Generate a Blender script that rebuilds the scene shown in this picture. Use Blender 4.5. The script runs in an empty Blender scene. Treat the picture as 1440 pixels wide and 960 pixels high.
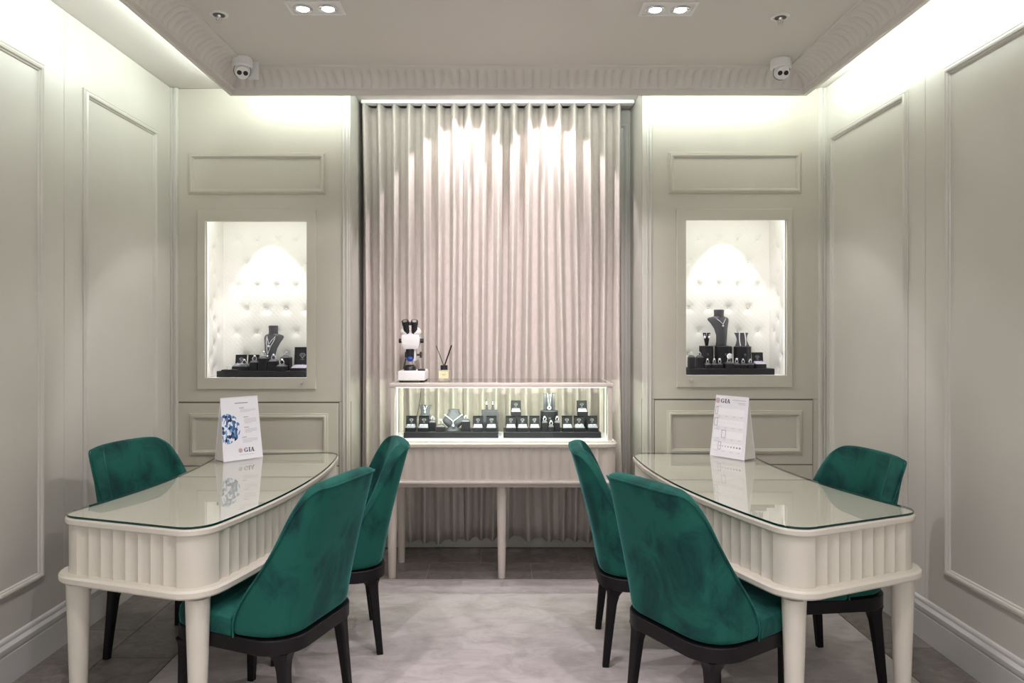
import bpy, bmesh, math, random
from mathutils import Vector, Matrix
random.seed(7)
PI = math.pi
scene = bpy.context.scene
C = scene.collection

# ------------------------------------------------------------------ camera
EYE = 1.40
cd = bpy.data.cameras.new('camera'); cam = bpy.data.objects.new('camera', cd); C.objects.link(cam)
cam.location = (0, 0, EYE); cam.rotation_euler = (PI/2, 0, 0)
cd.sensor_width = 36.0; cd.lens = 26.0; cd.shift_x = 14/1440; cd.shift_y = -17/1440
cd.clip_start = 0.05
scene.camera = cam
# ------------------------------------------------------------------ world (soft light of the shop behind the camera)
w = bpy.data.worlds.new('world'); scene.world = w; w.use_nodes = True
bg = w.node_tree.nodes['Background']; bg.inputs[0].default_value = (0.96, 0.95, 0.97, 1); bg.inputs[1].default_value = 1.15
# ------------------------------------------------------------------ exposure
scene.view_settings.view_transform = 'Standard'; scene.view_settings.look = 'None'
scene.view_settings.gamma = 1.0; scene.view_settings.exposure = 0.0
scene.view_settings.use_curve_mapping = False
COVE = (0.90, 1.0, 0.95); SPOT = (1.0, 0.90, 0.95)
def area(name, loc, size, power, direction, col=COVE, spread=180):
    l = bpy.data.lights.new(name, 'AREA'); l.shape = 'RECTANGLE'; l.size = size[0]; l.size_y = size[1]
    l.energy = power; l.color = col; l.spread = math.radians(spread)
    o = bpy.data.objects.new(name, l); o.location = loc
    # local X = long axis
    d = Vector(direction[0]).normalized(); lx = Vector(direction[1]).normalized()
    z = -d; y = z.cross(lx).normalized()
    o.rotation_euler = Matrix((lx, y, z)).transposed().to_euler()
    C.objects.link(o); return o
def spot(name, loc, target, power, deg, blend=0.3, col=SPOT, rad=0.02):
    l = bpy.data.lights.new(name, 'SPOT'); l.energy = power; l.color = col
    l.spot_size = math.radians(deg); l.spot_blend = blend; l.shadow_soft_size = rad
    o = bpy.data.objects.new(name, l); o.location = loc
    o.rotation_euler = (Vector(target)-Vector(loc)).to_track_quat('-Z', 'Y').to_euler()
    C.objects.link(o); return o
# room constants
XL, XR = -1.96, 1.915        # side walls
YC = 4.39                    # cabinet front plane
YB = 4.80                    # alcove back wall
YF = -1.3                    # room is open to the shop behind this line
H = 2.83                     # ceiling
LX0, LX1, LY, LZ = -1.524, 1.708, 4.15, 2.71     # lip of the hanging cornice
# cove strips lie in the trough on the outer side of the cornice
area('cove_light', (LX0-0.002+0.012, (LY+YF)/2, 2.772), (LY-YF, 0.02), 21, ((-1, 0, 0.15), (0, 1, 0)))
area('cove_light', (LX1-0.012, (LY+YF)/2, 2.772), (LY-YF, 0.02), 27, ((1, 0, 0.10), (0, 1, 0)))
area('cove_light', ((LX0+LX1)/2, LY-0.012, 2.772), (LX1-LX0, 0.02), 11.5, ((0, 1, 0.10), (1, 0, 0)))
# spots of the recessed twin downlights (the curtain pair nearer the camera is added fill)
for sx in (-0.23, 0.28):
    spot('curtain_spot', (sx, 4.33, 2.812), (sx, 4.33+0.60, 2.812-1.0), 30, 82, 0.16)
    spot('curtain_spot', (sx*0.4, 1.45, 2.80), (sx*0.9, 4.65, 1.45), 230, 33, 1.0)  # added frontal fill that brightens the lower curtain
for sx in (-0.89, 0.80):
    spot('table_spot', (sx, 3.285, 2.80), (sx*1.12, 3.15, 0.7), 34, 88, 0.5)
spot('corner_spot', (0.68, 3.285, 2.80), (-1.75, 4.30, 0.75), 70, 42, 0.25)
spot('corner_spot', (-0.77, 3.285, 2.80), (1.72, 4.30, 0.75), 70, 42, 0.25)
for sx in (-0.83, 0.74):
    for sy in (1.45, 0.0):
        spot('room_spot', (sx, sy, 2.795), (sx*0.75, sy+0.45, 0), 75, 95, 0.6)
spot('aisle_spot', (0, 2.6, 2.795), (0, 3.4, 0), 40, 70, 0.5)

# ------------------------------------------------------------------ materials
def mat(name, col, rough=0.5, metal=0.0, spec=0.5, **k):
    m = bpy.data.materials.new(name); m.use_nodes = True
    nt = m.node_tree; b = nt.nodes['Principled BSDF']
    b.inputs['Base Color'].default_value = (*col, 1); b.inputs['Roughness'].default_value = rough
    b.inputs['Metallic'].default_value = metal; b.inputs['Specular IOR Level'].default_value = spec
    for kk, v in k.items():
        key = kk.replace('_', ' ')
        b.inputs[key].default_value = v
    return m
def tex(m, kind='noise', scale=8, detail=4, rough=0.55, lo=None, hi=None, p0=0.35, p1=0.65, bump=0, bscale=None, bdist=0.001, stretch=(1, 1, 1), distort=0):
    """procedural colour variation and bump in object space"""
    nt = m.node_tree; b = nt.nodes['Principled BSDF']; N = nt.nodes; L = nt.links
    tc = N.new('ShaderNodeTexCoord'); mp = N.new('ShaderNodeMapping'); mp.inputs['Scale'].default_value = stretch
    L.new(tc.outputs['Object'], mp.inputs['Vector'])
    if lo is not None:
        n = N.new('ShaderNodeTexNoise'); n.inputs['Scale'].default_value = scale; n.inputs['Detail'].default_value = detail
        n.inputs['Roughness'].default_value = rough; n.inputs['Distortion'].default_value = distort
        L.new(mp.outputs[0], n.inputs['Vector'])
        r = N.new('ShaderNodeValToRGB'); r.color_ramp.elements[0].position = p0; r.color_ramp.elements[1].position = p1
        r.color_ramp.elements[0].color = (*lo, 1); r.color_ramp.elements[1].color = (*hi, 1)
        L.new(n.outputs['Fac'], r.inputs[0]); L.new(r.outputs[0], b.inputs['Base Color'])
    if bump:
        n2 = N.new('ShaderNodeTexNoise'); n2.inputs['Scale'].default_value = bscale or 80; n2.inputs['Detail'].default_value = 3
        L.new(mp.outputs[0], n2.inputs['Vector'])
        bu = N.new('ShaderNodeBump'); bu.inputs['Strength'].default_value = bump; bu.inputs['Distance'].default_value = bdist
        L.new(n2.outputs['Fac'], bu.inputs['Height']); L.new(bu.outputs[0], b.inputs['Normal'])
    return m
M = {}
M['wall'] = tex(mat('wall_lacquer', (0.60, 0.58, 0.52), 0.34), scale=1.5, lo=(0.59, 0.575, 0.52), hi=(0.62, 0.605, 0.55), bump=0.12, bscale=220, bdist=0.0006)
M['cab'] = tex(mat('cabinet_lacquer', (0.56, 0.535, 0.46), 0.38), scale=2, lo=(0.55, 0.525, 0.45), hi=(0.58, 0.555, 0.475), bump=0.1, bscale=240, bdist=0.0005)
M['cabin'] = mat('shadow_gap', (0.16, 0.14, 0.12), 0.8)
M['ceil'] = tex(mat('ceiling_paint', (0.68, 0.64, 0.60), 0.7), scale=1.2, lo=(0.675, 0.64, 0.60), hi=(0.69, 0.655, 0.615), bump=0.05, bscale=120)
M['base'] = mat('baseboard_paint', (0.62, 0.62, 0.60), 0.28)
M['cream'] = tex(mat('cream_lacquer', (0.64, 0.61, 0.525), 0.3), scale=3, lo=(0.63, 0.60, 0.515), hi=(0.655, 0.625, 0.54), bump=0.06, bscale=200, bdist=0.0005)
M['counter'] = mat('counter_lacquer', (0.62, 0.565, 0.51), 0.35)
M['white'] = mat('white_plastic', (0.80, 0.80, 0.79), 0.35)
M['blackwood'] = mat('black_stained_wood', (0.006, 0.005, 0.006), 0.45, spec=0.25)
M['black'] = tex(mat('black_leatherette', (0.013, 0.013, 0.016), 0.5, spec=0.25), bump=0.2, bscale=900, bdist=0.0003)
M['grey'] = tex(mat('charcoal_leatherette', (0.055, 0.055, 0.065), 0.45), bump=0.3, bscale=700, bdist=0.0003)
M['greymid'] = mat('pale_grey_pad', (0.20, 0.20, 0.24), 0.7); M['slate'] = mat('slate_velvet', (0.062, 0.064, 0.078), 0.7)
M['lilac'] = mat('lilac_pad', (0.44, 0.41, 0.52), 0.7)
M['silver'] = mat('silver', (0.92, 0.92, 0.94), 0.12, 1.0)
M['gem'] = mat('diamond', (0.95, 0.96, 1.0), 0.05, 0.3)
M['chrome'] = mat('chrome', (0.75, 0.75, 0.76), 0.15, 1.0)
M['emblem'] = mat('silver_print', (0.42, 0.42, 0.44), 0.5)
M['blue'] = mat('blue_plastic', (0.01, 0.05, 0.30), 0.3)
M['rubber'] = mat('black_plastic', (0.012, 0.012, 0.014), 0.35)
M['paper'] = mat('white_card', (0.83, 0.83, 0.88), 0.5)
M['cardside'] = mat('card_side', (0.74, 0.71, 0.67), 0.55)
M['ink'] = mat('grey_ink', (0.30, 0.30, 0.36), 0.6)
M['inkfaint'] = mat('faint_ink', (0.62, 0.62, 0.68), 0.6)
M['inkdark'] = mat('dark_ink', (0.03, 0.03, 0.07), 0.6)
M['inkred'] = mat('red_ink', (0.42, 0.15, 0.14), 0.6)
M['paperlit'] = mat('slider_strip', (0.90, 0.90, 0.94), 0.4)
M['amber'] = mat('diffuser_label', (0.74, 0.68, 0.40), 0.5)
M['quilt'] = None
# velvet
m = mat('green_velvet', (0.01, 0.10, 0.08), 0.75, spec=0.25, Sheen_Weight=0.55, Sheen_Roughness=0.3)
m.node_tree.nodes['Principled BSDF'].inputs['Sheen Tint'].default_value = (0.16, 0.60, 0.62, 1)
tex(m, scale=7.5, detail=5, rough=0.62, lo=(0.001, 0.032, 0.032), hi=(0.007, 0.095, 0.072), p0=0.33, p1=0.55, bump=0.25, bscale=420, bdist=0.0006, stretch=(1, 1, 0.7), distort=0.7)
M['velvet'] = m
# curtain fabric
m = mat('curtain_linen', (0.62, 0.565, 0.525), 0.85, spec=0.2, Sheen_Weight=0.15)
tex(m, scale=60, lo=(0.53, 0.48, 0.435), hi=(0.60, 0.55, 0.505), p0=0.3, p1=0.7, bump=0.3, bscale=500, bdist=0.0006, stretch=(1, 1, 0.35)); M['curtain'] = m
# carpet
m = mat('carpet_pile', (0.50, 0.45, 0.44), 0.95, spec=0.1, Sheen_Weight=0.3)
tex(m, scale=6, detail=12, rough=0.72, lo=(0.42, 0.375, 0.365), hi=(0.60, 0.55, 0.545), p0=0.34, p1=0.58, bump=0.6, bscale=260, bdist=0.003, stretch=(1.0, 1.7, 1), distort=0.7); M['carpet'] = m
# stone tile
m = mat('stone_tile', (0.13, 0.115, 0.105), 0.38)
nt = m.node_tree; b = nt.nodes['Principled BSDF']
tc = nt.nodes.new('ShaderNodeTexCoord'); geo = nt.nodes.new('ShaderNodeObjectInfo')
ad = nt.nodes.new('ShaderNodeVectorMath'); ad.operation = 'ADD'; mulv = nt.nodes.new('ShaderNodeVectorMath'); mulv.operation = 'SCALE'; mulv.inputs[3].default_value = 3.0
nt.links.new(geo.outputs['Location'], mulv.inputs[0]); nt.links.new(tc.outputs['Object'], ad.inputs[0]); nt.links.new(mulv.outputs[0], ad.inputs[1])
n1 = nt.nodes.new('ShaderNodeTexNoise'); n1.inputs['Scale'].default_value = 12; n1.inputs['Detail'].default_value = 10; n1.inputs['Roughness'].default_value = 0.7; n1.inputs['Distortion'].default_value = 1.2
nt.links.new(ad.outputs[0], n1.inputs['Vector'])
r = nt.nodes.new('ShaderNodeValToRGB'); r.color_ramp.elements[0].position = 0.30; r.color_ramp.elements[1].position = 0.72
r.color_ramp.elements[0].color = (0.105, 0.092, 0.086, 1); r.color_ramp.elements[1].color = (0.26, 0.235, 0.215, 1)
e = r.color_ramp.elements.new(0.80); e.color = (0.46, 0.42, 0.38, 1)
nt.links.new(n1.outputs['Fac'], r.inputs[0]); nt.links.new(r.outputs[0], b.inputs['Base Color'])
bu = nt.nodes.new('ShaderNodeBump'); bu.inputs['Strength'].default_value = 0.25; bu.inputs['Distance'].default_value = 0.002
nt.links.new(n1.outputs['Fac'], bu.inputs['Height']); nt.links.new(bu.outputs[0], b.inputs['Normal'])
M['tile'] = m
M['grout'] = mat('grout', (0.40, 0.37, 0.34), 0.9)
# quilted fabric of the niches
m = mat('quilted_fabric', (0.83, 0.82, 0.77), 0.6)
nt = m.node_tree; b = nt.nodes['Principled BSDF']; tc = nt.nodes.new('ShaderNodeTexCoord')
bumps = []
for a in (PI/4, -PI/4):
    mp = nt.nodes.new('ShaderNodeMapping'); mp.inputs['Rotation'].default_value = (0, 0, 0)
    dot = nt.nodes.new('ShaderNodeVectorMath'); dot.operation = 'DOT_PRODUCT'
    dot.inputs[1].default_value = (math.cos(a)*1.0, 0.7, math.sin(a)*1.0)
    nt.links.new(tc.outputs['Object'], dot.inputs[0])
    mu = nt.nodes.new('ShaderNodeMath'); mu.operation = 'MULTIPLY'; mu.inputs[1].default_value = 2*PI/0.022; nt.links.new(dot.outputs['Value'], mu.inputs[0])
    si = nt.nodes.new('ShaderNodeMath'); si.operation = 'COSINE'; nt.links.new(mu.outputs[0], si.inputs[0])
    po = nt.nodes.new('ShaderNodeMath'); po.operation = 'POWER'; ab = nt.nodes.new('ShaderNodeMath'); ab.operation = 'MAXIMUM'; ab.inputs[1].default_value = 0
    nt.links.new(si.outputs[0], ab.inputs[0]); nt.links.new(ab.outputs[0], po.inputs[0]); po.inputs[1].default_value = 12; bumps.append(po)
mx = nt.nodes.new('ShaderNodeMath'); mx.operation = 'MAXIMUM'; nt.links.new(bumps[0].outputs[0], mx.inputs[0]); nt.links.new(bumps[1].outputs[0], mx.inputs[1])
bu = nt.nodes.new('ShaderNodeBump'); bu.invert = True; bu.inputs['Strength'].default_value = 0.5; bu.inputs['Distance'].default_value = 0.0015
nt.links.new(mx.outputs[0], bu.inputs['Height']); nt.links.new(bu.outputs[0], b.inputs['Normal']); M['quilt'] = m
# thin clear glass: clear body plus a fresnel reflection
def thin_glass(name, tint=(1, 1, 1), ior=1.5, gain=1.0):
    m = bpy.data.materials.new(name); m.use_nodes = True; nt = m.node_tree; nt.nodes.clear()
    out = nt.nodes.new('ShaderNodeOutputMaterial'); mix = nt.nodes.new('ShaderNodeMixShader')
    tr = nt.nodes.new('ShaderNodeBsdfTransparent'); tr.inputs[0].default_value = (*tint, 1)
    gl = nt.nodes.new('ShaderNodeBsdfGlossy'); gl.inputs['Roughness'].default_value = 0.0
    fr = nt.nodes.new('ShaderNodeFresnel'); fr.inputs[0].default_value = ior
    mu = nt.nodes.new('ShaderNodeMath'); mu.operation = 'MULTIPLY'; mu.inputs[1].default_value = gain; mu.use_clamp = True
    ge = nt.nodes.new('ShaderNodeNewGeometry'); inv = nt.nodes.new('ShaderNodeMath'); inv.operation = 'SUBTRACT'; inv.inputs[0].default_value = 1.0
    nt.links.new(ge.outputs['Backfacing'], inv.inputs[1]); mu2 = nt.nodes.new('ShaderNodeMath'); mu2.operation = 'MULTIPLY'
    nt.links.new(fr.outputs[0], mu.inputs[0]); nt.links.new(mu.outputs[0], mu2.inputs[0]); nt.links.new(inv.outputs[0], mu2.inputs[1]); nt.links.new(mu2.outputs[0], mix.inputs[0])
    nt.links.new(tr.outputs[0], mix.inputs[1]); nt.links.new(gl.outputs[0], mix.inputs[2]); nt.links.new(mix.outputs[0], out.inputs[0]); return m
M['glass'] = thin_glass('clear_pane', gain=0.4)
M['topglass'] = thin_glass('table_glass', (0.985, 1.0, 0.99), gain=1.35)
M['glassedge'] = mat('green_glass_edge', (0.002, 0.035, 0.030), 0.08)
def emit(name, col, s):
    m = bpy.data.materials.new(name); m.use_nodes = True; nt = m.node_tree; nt.nodes.clear()
    out = nt.nodes.new('ShaderNodeOutputMaterial'); e = nt.nodes.new('ShaderNodeEmission'); e.inputs[0].default_value = (*col, 1); e.inputs[1].default_value = s
    nt.links.new(e.outputs[0], out.inputs[0]); return m
M['lamp'] = emit('lamp_lens', (1, 0.98, 0.98), 9)
M['led'] = emit('led_strip', (0.95, 1, 0.9), 5)
M['ledsoft'] = emit('case_led', (0.95, 1, 0.9), 1.15)
# diamond print: facets
m = mat('diamond_print', (0.5, 0.6, 0.8), 0.5)
nt = m.node_tree; b = nt.nodes['Principled BSDF']; tc = nt.nodes.new('ShaderNodeTexCoord')
vo = nt.nodes.new('ShaderNodeTexVoronoi'); vo.inputs['Scale'].default_value = 75
mp = nt.nodes.new('ShaderNodeMapping'); mp.inputs['Scale'].default_value = (1.7, 1, 0.8); mp.inputs['Rotation'].default_value = (0, 0.6, 0.4)
nt.links.new(tc.outputs['Object'], mp.inputs[0]); nt.links.new(mp.outputs[0], vo.inputs['Vector'])
sx = nt.nodes.new('ShaderNodeSeparateColor'); nt.links.new(vo.outputs['Color'], sx.inputs[0])
r = nt.nodes.new('ShaderNodeValToRGB'); r.color_ramp.interpolation = 'CONSTANT'
cols = [(0, (0.01, 0.015, 0.05)), (0.18, (0.03, 0.10, 0.30)), (0.34, (0.20, 0.40, 0.65)), (0.50, (0.75, 0.82, 0.92)), (0.72, (0.10, 0.22, 0.42)), (0.84, (0.85, 0.88, 0.95)), (0.95, (0.35, 0.20, 0.18))]
r.color_ramp.elements[0].color = (*cols[0][1], 1); r.color_ramp.elements[1].position = 0.18; r.color_ramp.elements[1].color = (*cols[1][1], 1)
for p_, c_ in cols[2:]:
    e = r.color_ramp.elements.new(p_); e.color = (*c_, 1)
nt.links.new(sx.outputs[0], r.inputs[0]); nt.links.new(r.outputs[0], b.inputs['Base Color']); M['diaprint'] = m

# ------------------------------------------------------------------ mesh helpers
def NB(): return bmesh.new()
def box(bm, x0, x1, y0, y1, z0, z1, bev=0.0, seg=2):
    n0 = len(bm.verts)
    vs = [bm.verts.new((x, y, z)) for x in (x0, x1) for y in (y0, y1) for z in (z0, z1)]
    fs = [(0, 1, 3, 2), (4, 6, 7, 5), (0, 4, 5, 1), (2, 3, 7, 6), (0, 2, 6, 4), (1, 5, 7, 3)]
    faces = [bm.faces.new([vs[i] for i in f]) for f in fs]
    if bev > 0:
        es = list({e for f in faces for e in f.edges})
        bmesh.ops.bevel(bm, geom=es, offset=bev, segments=seg, profile=0.5, affect='EDGES')
    return bm
def ring(bm, pts): return [bm.verts.new(p) for p in pts]
def bridge(bm, a, b, closed=True):
    n = len(a)
    for i in range(n if closed else n-1):
        j = (i+1) % n
        try: bm.faces.new((a[i], a[j], b[j], b[i]))
        except ValueError: pass
def cap(bm, a):
    try: bm.faces.new(a)
    except ValueError: pass
def cyl(bm, p0, p1, r0, r1=None, n=16, caps=True):
    r1 = r0 if r1 is None else r1
    p0 = Vector(p0); p1 = Vector(p1); d = (p1-p0).normalized()
    u = d.orthogonal().normalized(); v = d.cross(u)
    A = ring(bm, [p0+u*math.cos(2*PI*i/n)*r0+v*math.sin(2*PI*i/n)*r0 for i in range(n)])
    B = ring(bm, [p1+u*math.cos(2*PI*i/n)*r1+v*math.sin(2*PI*i/n)*r1 for i in range(n)])
    bridge(bm, A, B)
    if caps: cap(bm, A[::-1]); cap(bm, B)
    return bm
def tube(bm, pts, r, n=6, closed=False):
    pts = [Vector(p) for p in pts]; rings = []
    m_ = len(pts); prev = None
    for i, p in enumerate(pts):
        a = pts[(i-1) % m_] if (closed or i > 0) else p; b = pts[(i+1) % m_] if (closed or i < m_-1) else p
        d = (b-a).normalized()
        if prev is None: u = d.orthogonal().normalized()
        else:
            u = prev-d*prev.dot(d)
            u = u.normalized() if u.length > 1e-6 else d.orthogonal().normalized()
        prev = u; v = d.cross(u)
        rings.append(ring(bm, [p+u*math.cos(2*PI*k/n)*r+v*math.sin(2*PI*k/n)*r for k in range(n)]))
    for i in range(m_-1): bridge(bm, rings[i], rings[i+1])
    if closed: bridge(bm, rings[-1], rings[0])
    else: cap(bm, rings[0][::-1]); cap(bm, rings[-1])
    return bm
def lathe(bm, prof, c=(0, 0, 0), n=24):
    rs = []
    for r, z in prof:
        rs.append(ring(bm, [(c[0]+r*math.cos(2*PI*i/n), c[1]+r*math.sin(2*PI*i/n), c[2]+z) for i in range(n)]))
    for i in range(len(rs)-1): bridge(bm, rs[i], rs[i+1])
    cap(bm, rs[0][::-1]); cap(bm, rs[-1]); return bm
def loops(bm, outlines, caps=(True, True)):
    """outlines: list of closed 3D loops with the same count"""
    rs = [ring(bm, o) for o in outlines]
    for i in range(len(rs)-1): bridge(bm, rs[i], rs[i+1])
    if caps[0]: cap(bm, rs[0][::-1])
    if caps[1]: cap(bm, rs[-1])
    return bm
def slab(bm, outline, z0, z1, bev=0.003, inset=None):
    """outline(off)->2D loop; bevelled slab"""
    o = [[(x, y, z0) for x, y in outline(-bev)], [(x, y, z0+bev) for x, y in outline(0)],
         [(x, y, z1-bev) for x, y in outline(0)], [(x, y, z1) for x, y in outline(-bev)]]
    return loops(bm, o)
def ball(bm, c, r, n=10, m_=6, sx=1, sy=1, sz=1):
    top = bm.verts.new((c[0], c[1], c[2]+r*sz)); bot = bm.verts.new((c[0], c[1], c[2]-r*sz)); rs = []
    for k in range(1, m_):
        a = PI*k/m_
        rs.append(ring(bm, [(c[0]+r*sx*math.sin(a)*math.cos(2*PI*i/n), c[1]+r*sy*math.sin(a)*math.sin(2*PI*i/n), c[2]+r*sz*math.cos(a)) for i in range(n)]))
    for i in range(len(rs)-1): bridge(bm, rs[i], rs[i+1])
    for i in range(n):
        bm.faces.new((top, rs[0][i], rs[0][(i+1) % n])); bm.faces.new((bot, rs[-1][(i+1) % n], rs[-1][i]))
    return bm
def wloc(o):
    return Vector(o.location)+(wloc(o.parent) if o.parent else Vector((0, 0, 0)))
def obj(name, bm, m, parent=None, smooth=True, world=False, angle=35):
    bmesh.ops.remove_doubles(bm, verts=bm.verts, dist=1e-6)
    bmesh.ops.recalc_face_normals(bm, faces=bm.faces)
    me = bpy.data.meshes.new(name)
    if parent is None:
        xs = [v.co.x for v in bm.verts]; ys = [v.co.y for v in bm.verts]; zs = [v.co.z for v in bm.verts]
        off = Vector(((min(xs)+max(xs))/2, (min(ys)+max(ys))/2, min(zs)))
        bmesh.ops.translate(bm, verts=bm.verts, vec=-off)
    elif world:
        bmesh.ops.translate(bm, verts=bm.verts, vec=-wloc(parent))
    bm.to_mesh(me); bm.free()
    o = bpy.data.objects.new(name, me); C.objects.link(o)
    for mm in (m if isinstance(m, (list, tuple)) else [m]): me.materials.append(mm)
    if parent is None: o.location = off
    else: o.parent = parent
    if smooth:
        for p in me.polygons: p.use_smooth = True
        bpy_sharp(me, math.radians(angle))
    return o
def bpy_sharp(me, ang):
    b2 = bmesh.new(); b2.from_mesh(me)
    for e in b2.edges:
        if len(e.link_faces) == 2 and e.calc_face_angle(0) > ang: e.smooth = False
    b2.to_mesh(me); b2.free()
def empty(name, loc, label, cat, group=None, rotz=0):
    o = bpy.data.objects.new(name, None); C.objects.link(o); o.location = loc; o.rotation_euler = (0, 0, rotz); o.empty_display_size = 0.05
    o['label'] = label; o['category'] = cat
    if group: o['group'] = group
    return o
def tag(o, label, cat, group=None):
    o['label'] = label; o['category'] = cat
    if group: o['group'] = group
    return o
def struct(name, bm, m, parent=None, smooth=False):
    o = obj(name, bm, m, parent, smooth, world=True)
    if parent is None: o['kind'] = 'structure'
    return o
def copy_tree(o, parent=None):
    c = o.copy(); C.objects.link(c); c.parent = parent
    for ch in list(o.children): copy_tree(ch, c)
    return c
def px(x, Y): return (x-706)*Y/1040.0
def pz(y, Y): return EYE-(y-463)*Y/1040.0
def moulding(bm, f, u0, u1, v0, v1, prof):
    """mitred rectangular picture-frame moulding. f(u,v,h)->world; prof [(inset,height)]"""
    ls = []
    for i, h in prof:
        ls.append([f(u0+i, v0+i, h), f(u1-i, v0+i, h), f(u1-i, v1-i, h), f(u0+i, v1-i, h)])
    return loops(bm, ls, caps=(False, False))
PROF = [(0, 0), (0, 0.007), (0.005, 0.010), (0.009, 0.008), (0.012, 0.014), (0.022, 0.018), (0.029, 0.015), (0.032, 0.008), (0.037, 0.006), (0.040, 0)]
PROFS = [(a*0.85, b*0.8) for a, b in PROF]

# ------------------------------------------------------------------ the setting
# floor slab (grout bed), stone tiles round the rug
floor = struct('floor', box(NB(), XL-0.1, XR+0.1, YF, YB+0.1, -0.06, -0.004), M['grout'])
tile_cache = {}
def tile(x0, x1, y0, y1):
    g = 0.0022; x0 += g; x1 -= g; y0 += g; y1 -= g
    if x1-x0 < 0.02 or y1-y0 < 0.02: return
    key = (round(x1-x0, 4), round(y1-y0, 4))
    if key not in tile_cache:
        bm = box(NB(), -(x1-x0)/2, (x1-x0)/2, -(y1-y0)/2, (y1-y0)/2, -0.008, 0.0)
        me = bpy.data.meshes.new('stone_tile'); bmesh.ops.recalc_face_normals(bm, faces=bm.faces); bm.to_mesh(me); bm.free(); me.materials.append(M['tile']); tile_cache[key] = me
    o = bpy.data.objects.new('stone_tile', tile_cache[key]); C.objects.link(o); o.parent = floor
    o.location = Vector(((x0+x1)/2, (y0+y1)/2, random.uniform(-0.0004, 0.0)))-floor.location
RX0, RX1, RY1 = -1.404, 1.66, 4.136
for row, (y0, y1, ph) in enumerate(((4.136, 4.436, -0.43), (4.436, 4.736, -0.13), (4.736, 4.80, -0.43))):
    x = ph-0.6*3
    while x < XR:
        tile(max(x, XL), min(x+0.6, XR), y0, y1); x += 0.6
for (x0, x1, ph) in ((XL, -1.70, 3.45), (-1.70, RX0, 3.154), (RX1, XR, 3.25)):
    y = ph+0.6*2
    while y > YF:
        y -= 0.6
        a, b_ = max(y, YF), min(y+0.6, RY1)
        if b_ > a: tile(x0, x1, a, b_)
rug = obj('carpet', box(NB(), RX0+0.004, RX1-0.004, YF+0.02, RY1-0.012, -0.004, 0.0, 0.001), M['carpet'])
tag(rug, 'pale pinkish-grey inset carpet between the two desks, with worn darker patches', 'carpet')
struct('trim_1', box(NB(), RX0, RX1, RY1-0.011, RY1-0.001, -0.004, 0.004), mat('trim_metal', (0.45, 0.40, 0.38), 0.4))
# walls
def wall_side(name, X, s, panels, seams):
    o = struct(name, box(NB(), min(X, X+s*0.12), max(X, X+s*0.12), YF, YB+0.1, 0, H), M['cabin'])
    ys = [YF]+seams+[YC+0.01]
    for a, b_ in zip(ys[:-1], ys[1:]):
        obj('wall_board', box(NB(), min(X, X-s*0.012), max(X, X-s*0.012), a+0.0012, b_-0.0012, 0, H-0.0015, 0.0012, 1), M['wall'], o, False, True)
    Xf = X-s*0.012
    for (a, b_) in panels:
        bm = NB(); moulding(bm, lambda u, v, h: (Xf-s*h, u, v), a, b_, 0.335, 2.53, PROF)
        obj('panel_moulding', bm, M['wall'], o, True, True)
    return o
wl = wall_side('wall_left', XL-0.012, -1, [(3.455, 4.195), (2.36, 3.16), (1.25, 2.05), (0.14, 0.94), (-1.0, -0.17)], [-0.015, 1.095, 2.205, 3.31])
wr = wall_side('wall_right', XR+0.012, 1, [(3.485, 4.305), (2.40, 3.195), (1.29, 2.09), (0.18, 0.98), (-0.95, -0.13)], [0.03, 1.14, 2.25, 3.347])
for name, X, s in (('baseboard_left', XL, 1), ('baseboard_right', XR, -1)):
    prof = [(0, 0), (0.018, 0), (0.018, 0.118), (0.015, 0.121), (0.015, 0.124), (0.019, 0.127), (0.021, 0.135), (0.021, 0.150), (0.014, 0.158), (0.010, 0.163), (0.011, 0.172), (0.008, 0.180), (0.004, 0.184), (0, 0.185)]
    bm = NB(); ls = [[(X+s*a, y, z) for a, z in prof] for y in (YF, YC+0.0)]
    loops(bm, ls); struct(name, bm, M['base'], smooth=True)
# corner trims between side walls and cabinets
for X, s in ((XL, 1), (XR, -1)):
    bm = NB(); prof = [(0, 0), (0.0, -0.024), (0.010, -0.026), (0.014, -0.016), (0.018, -0.014), (0.022, -0.022), (0.034, -0.022), (0.040, -0.010), (0.040, 0)]
    loops(bm, [[(X+s*a, YC+b_, z) for a, b_ in prof] for z in (0, H-0.002)])
    struct('trim_%d' % (2 if s > 0 else 3), bm, M['wall'], smooth=True)
struct('wall_back', box(NB(), XL-0.12, XR+0.12, YB, YB+0.12, 0, H), M['wall'])
ceil = struct('ceiling', box(NB(), XL-0.12, XR+0.12, YF, YB+0.12, H, H+0.1), M['ceil'])
# kick board under the curtains
struct('baseboard_back', box(NB(), -0.872, 0.834, 4.752, 4.80, 0, 0.135, 0.003), M['wall'])
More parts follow.
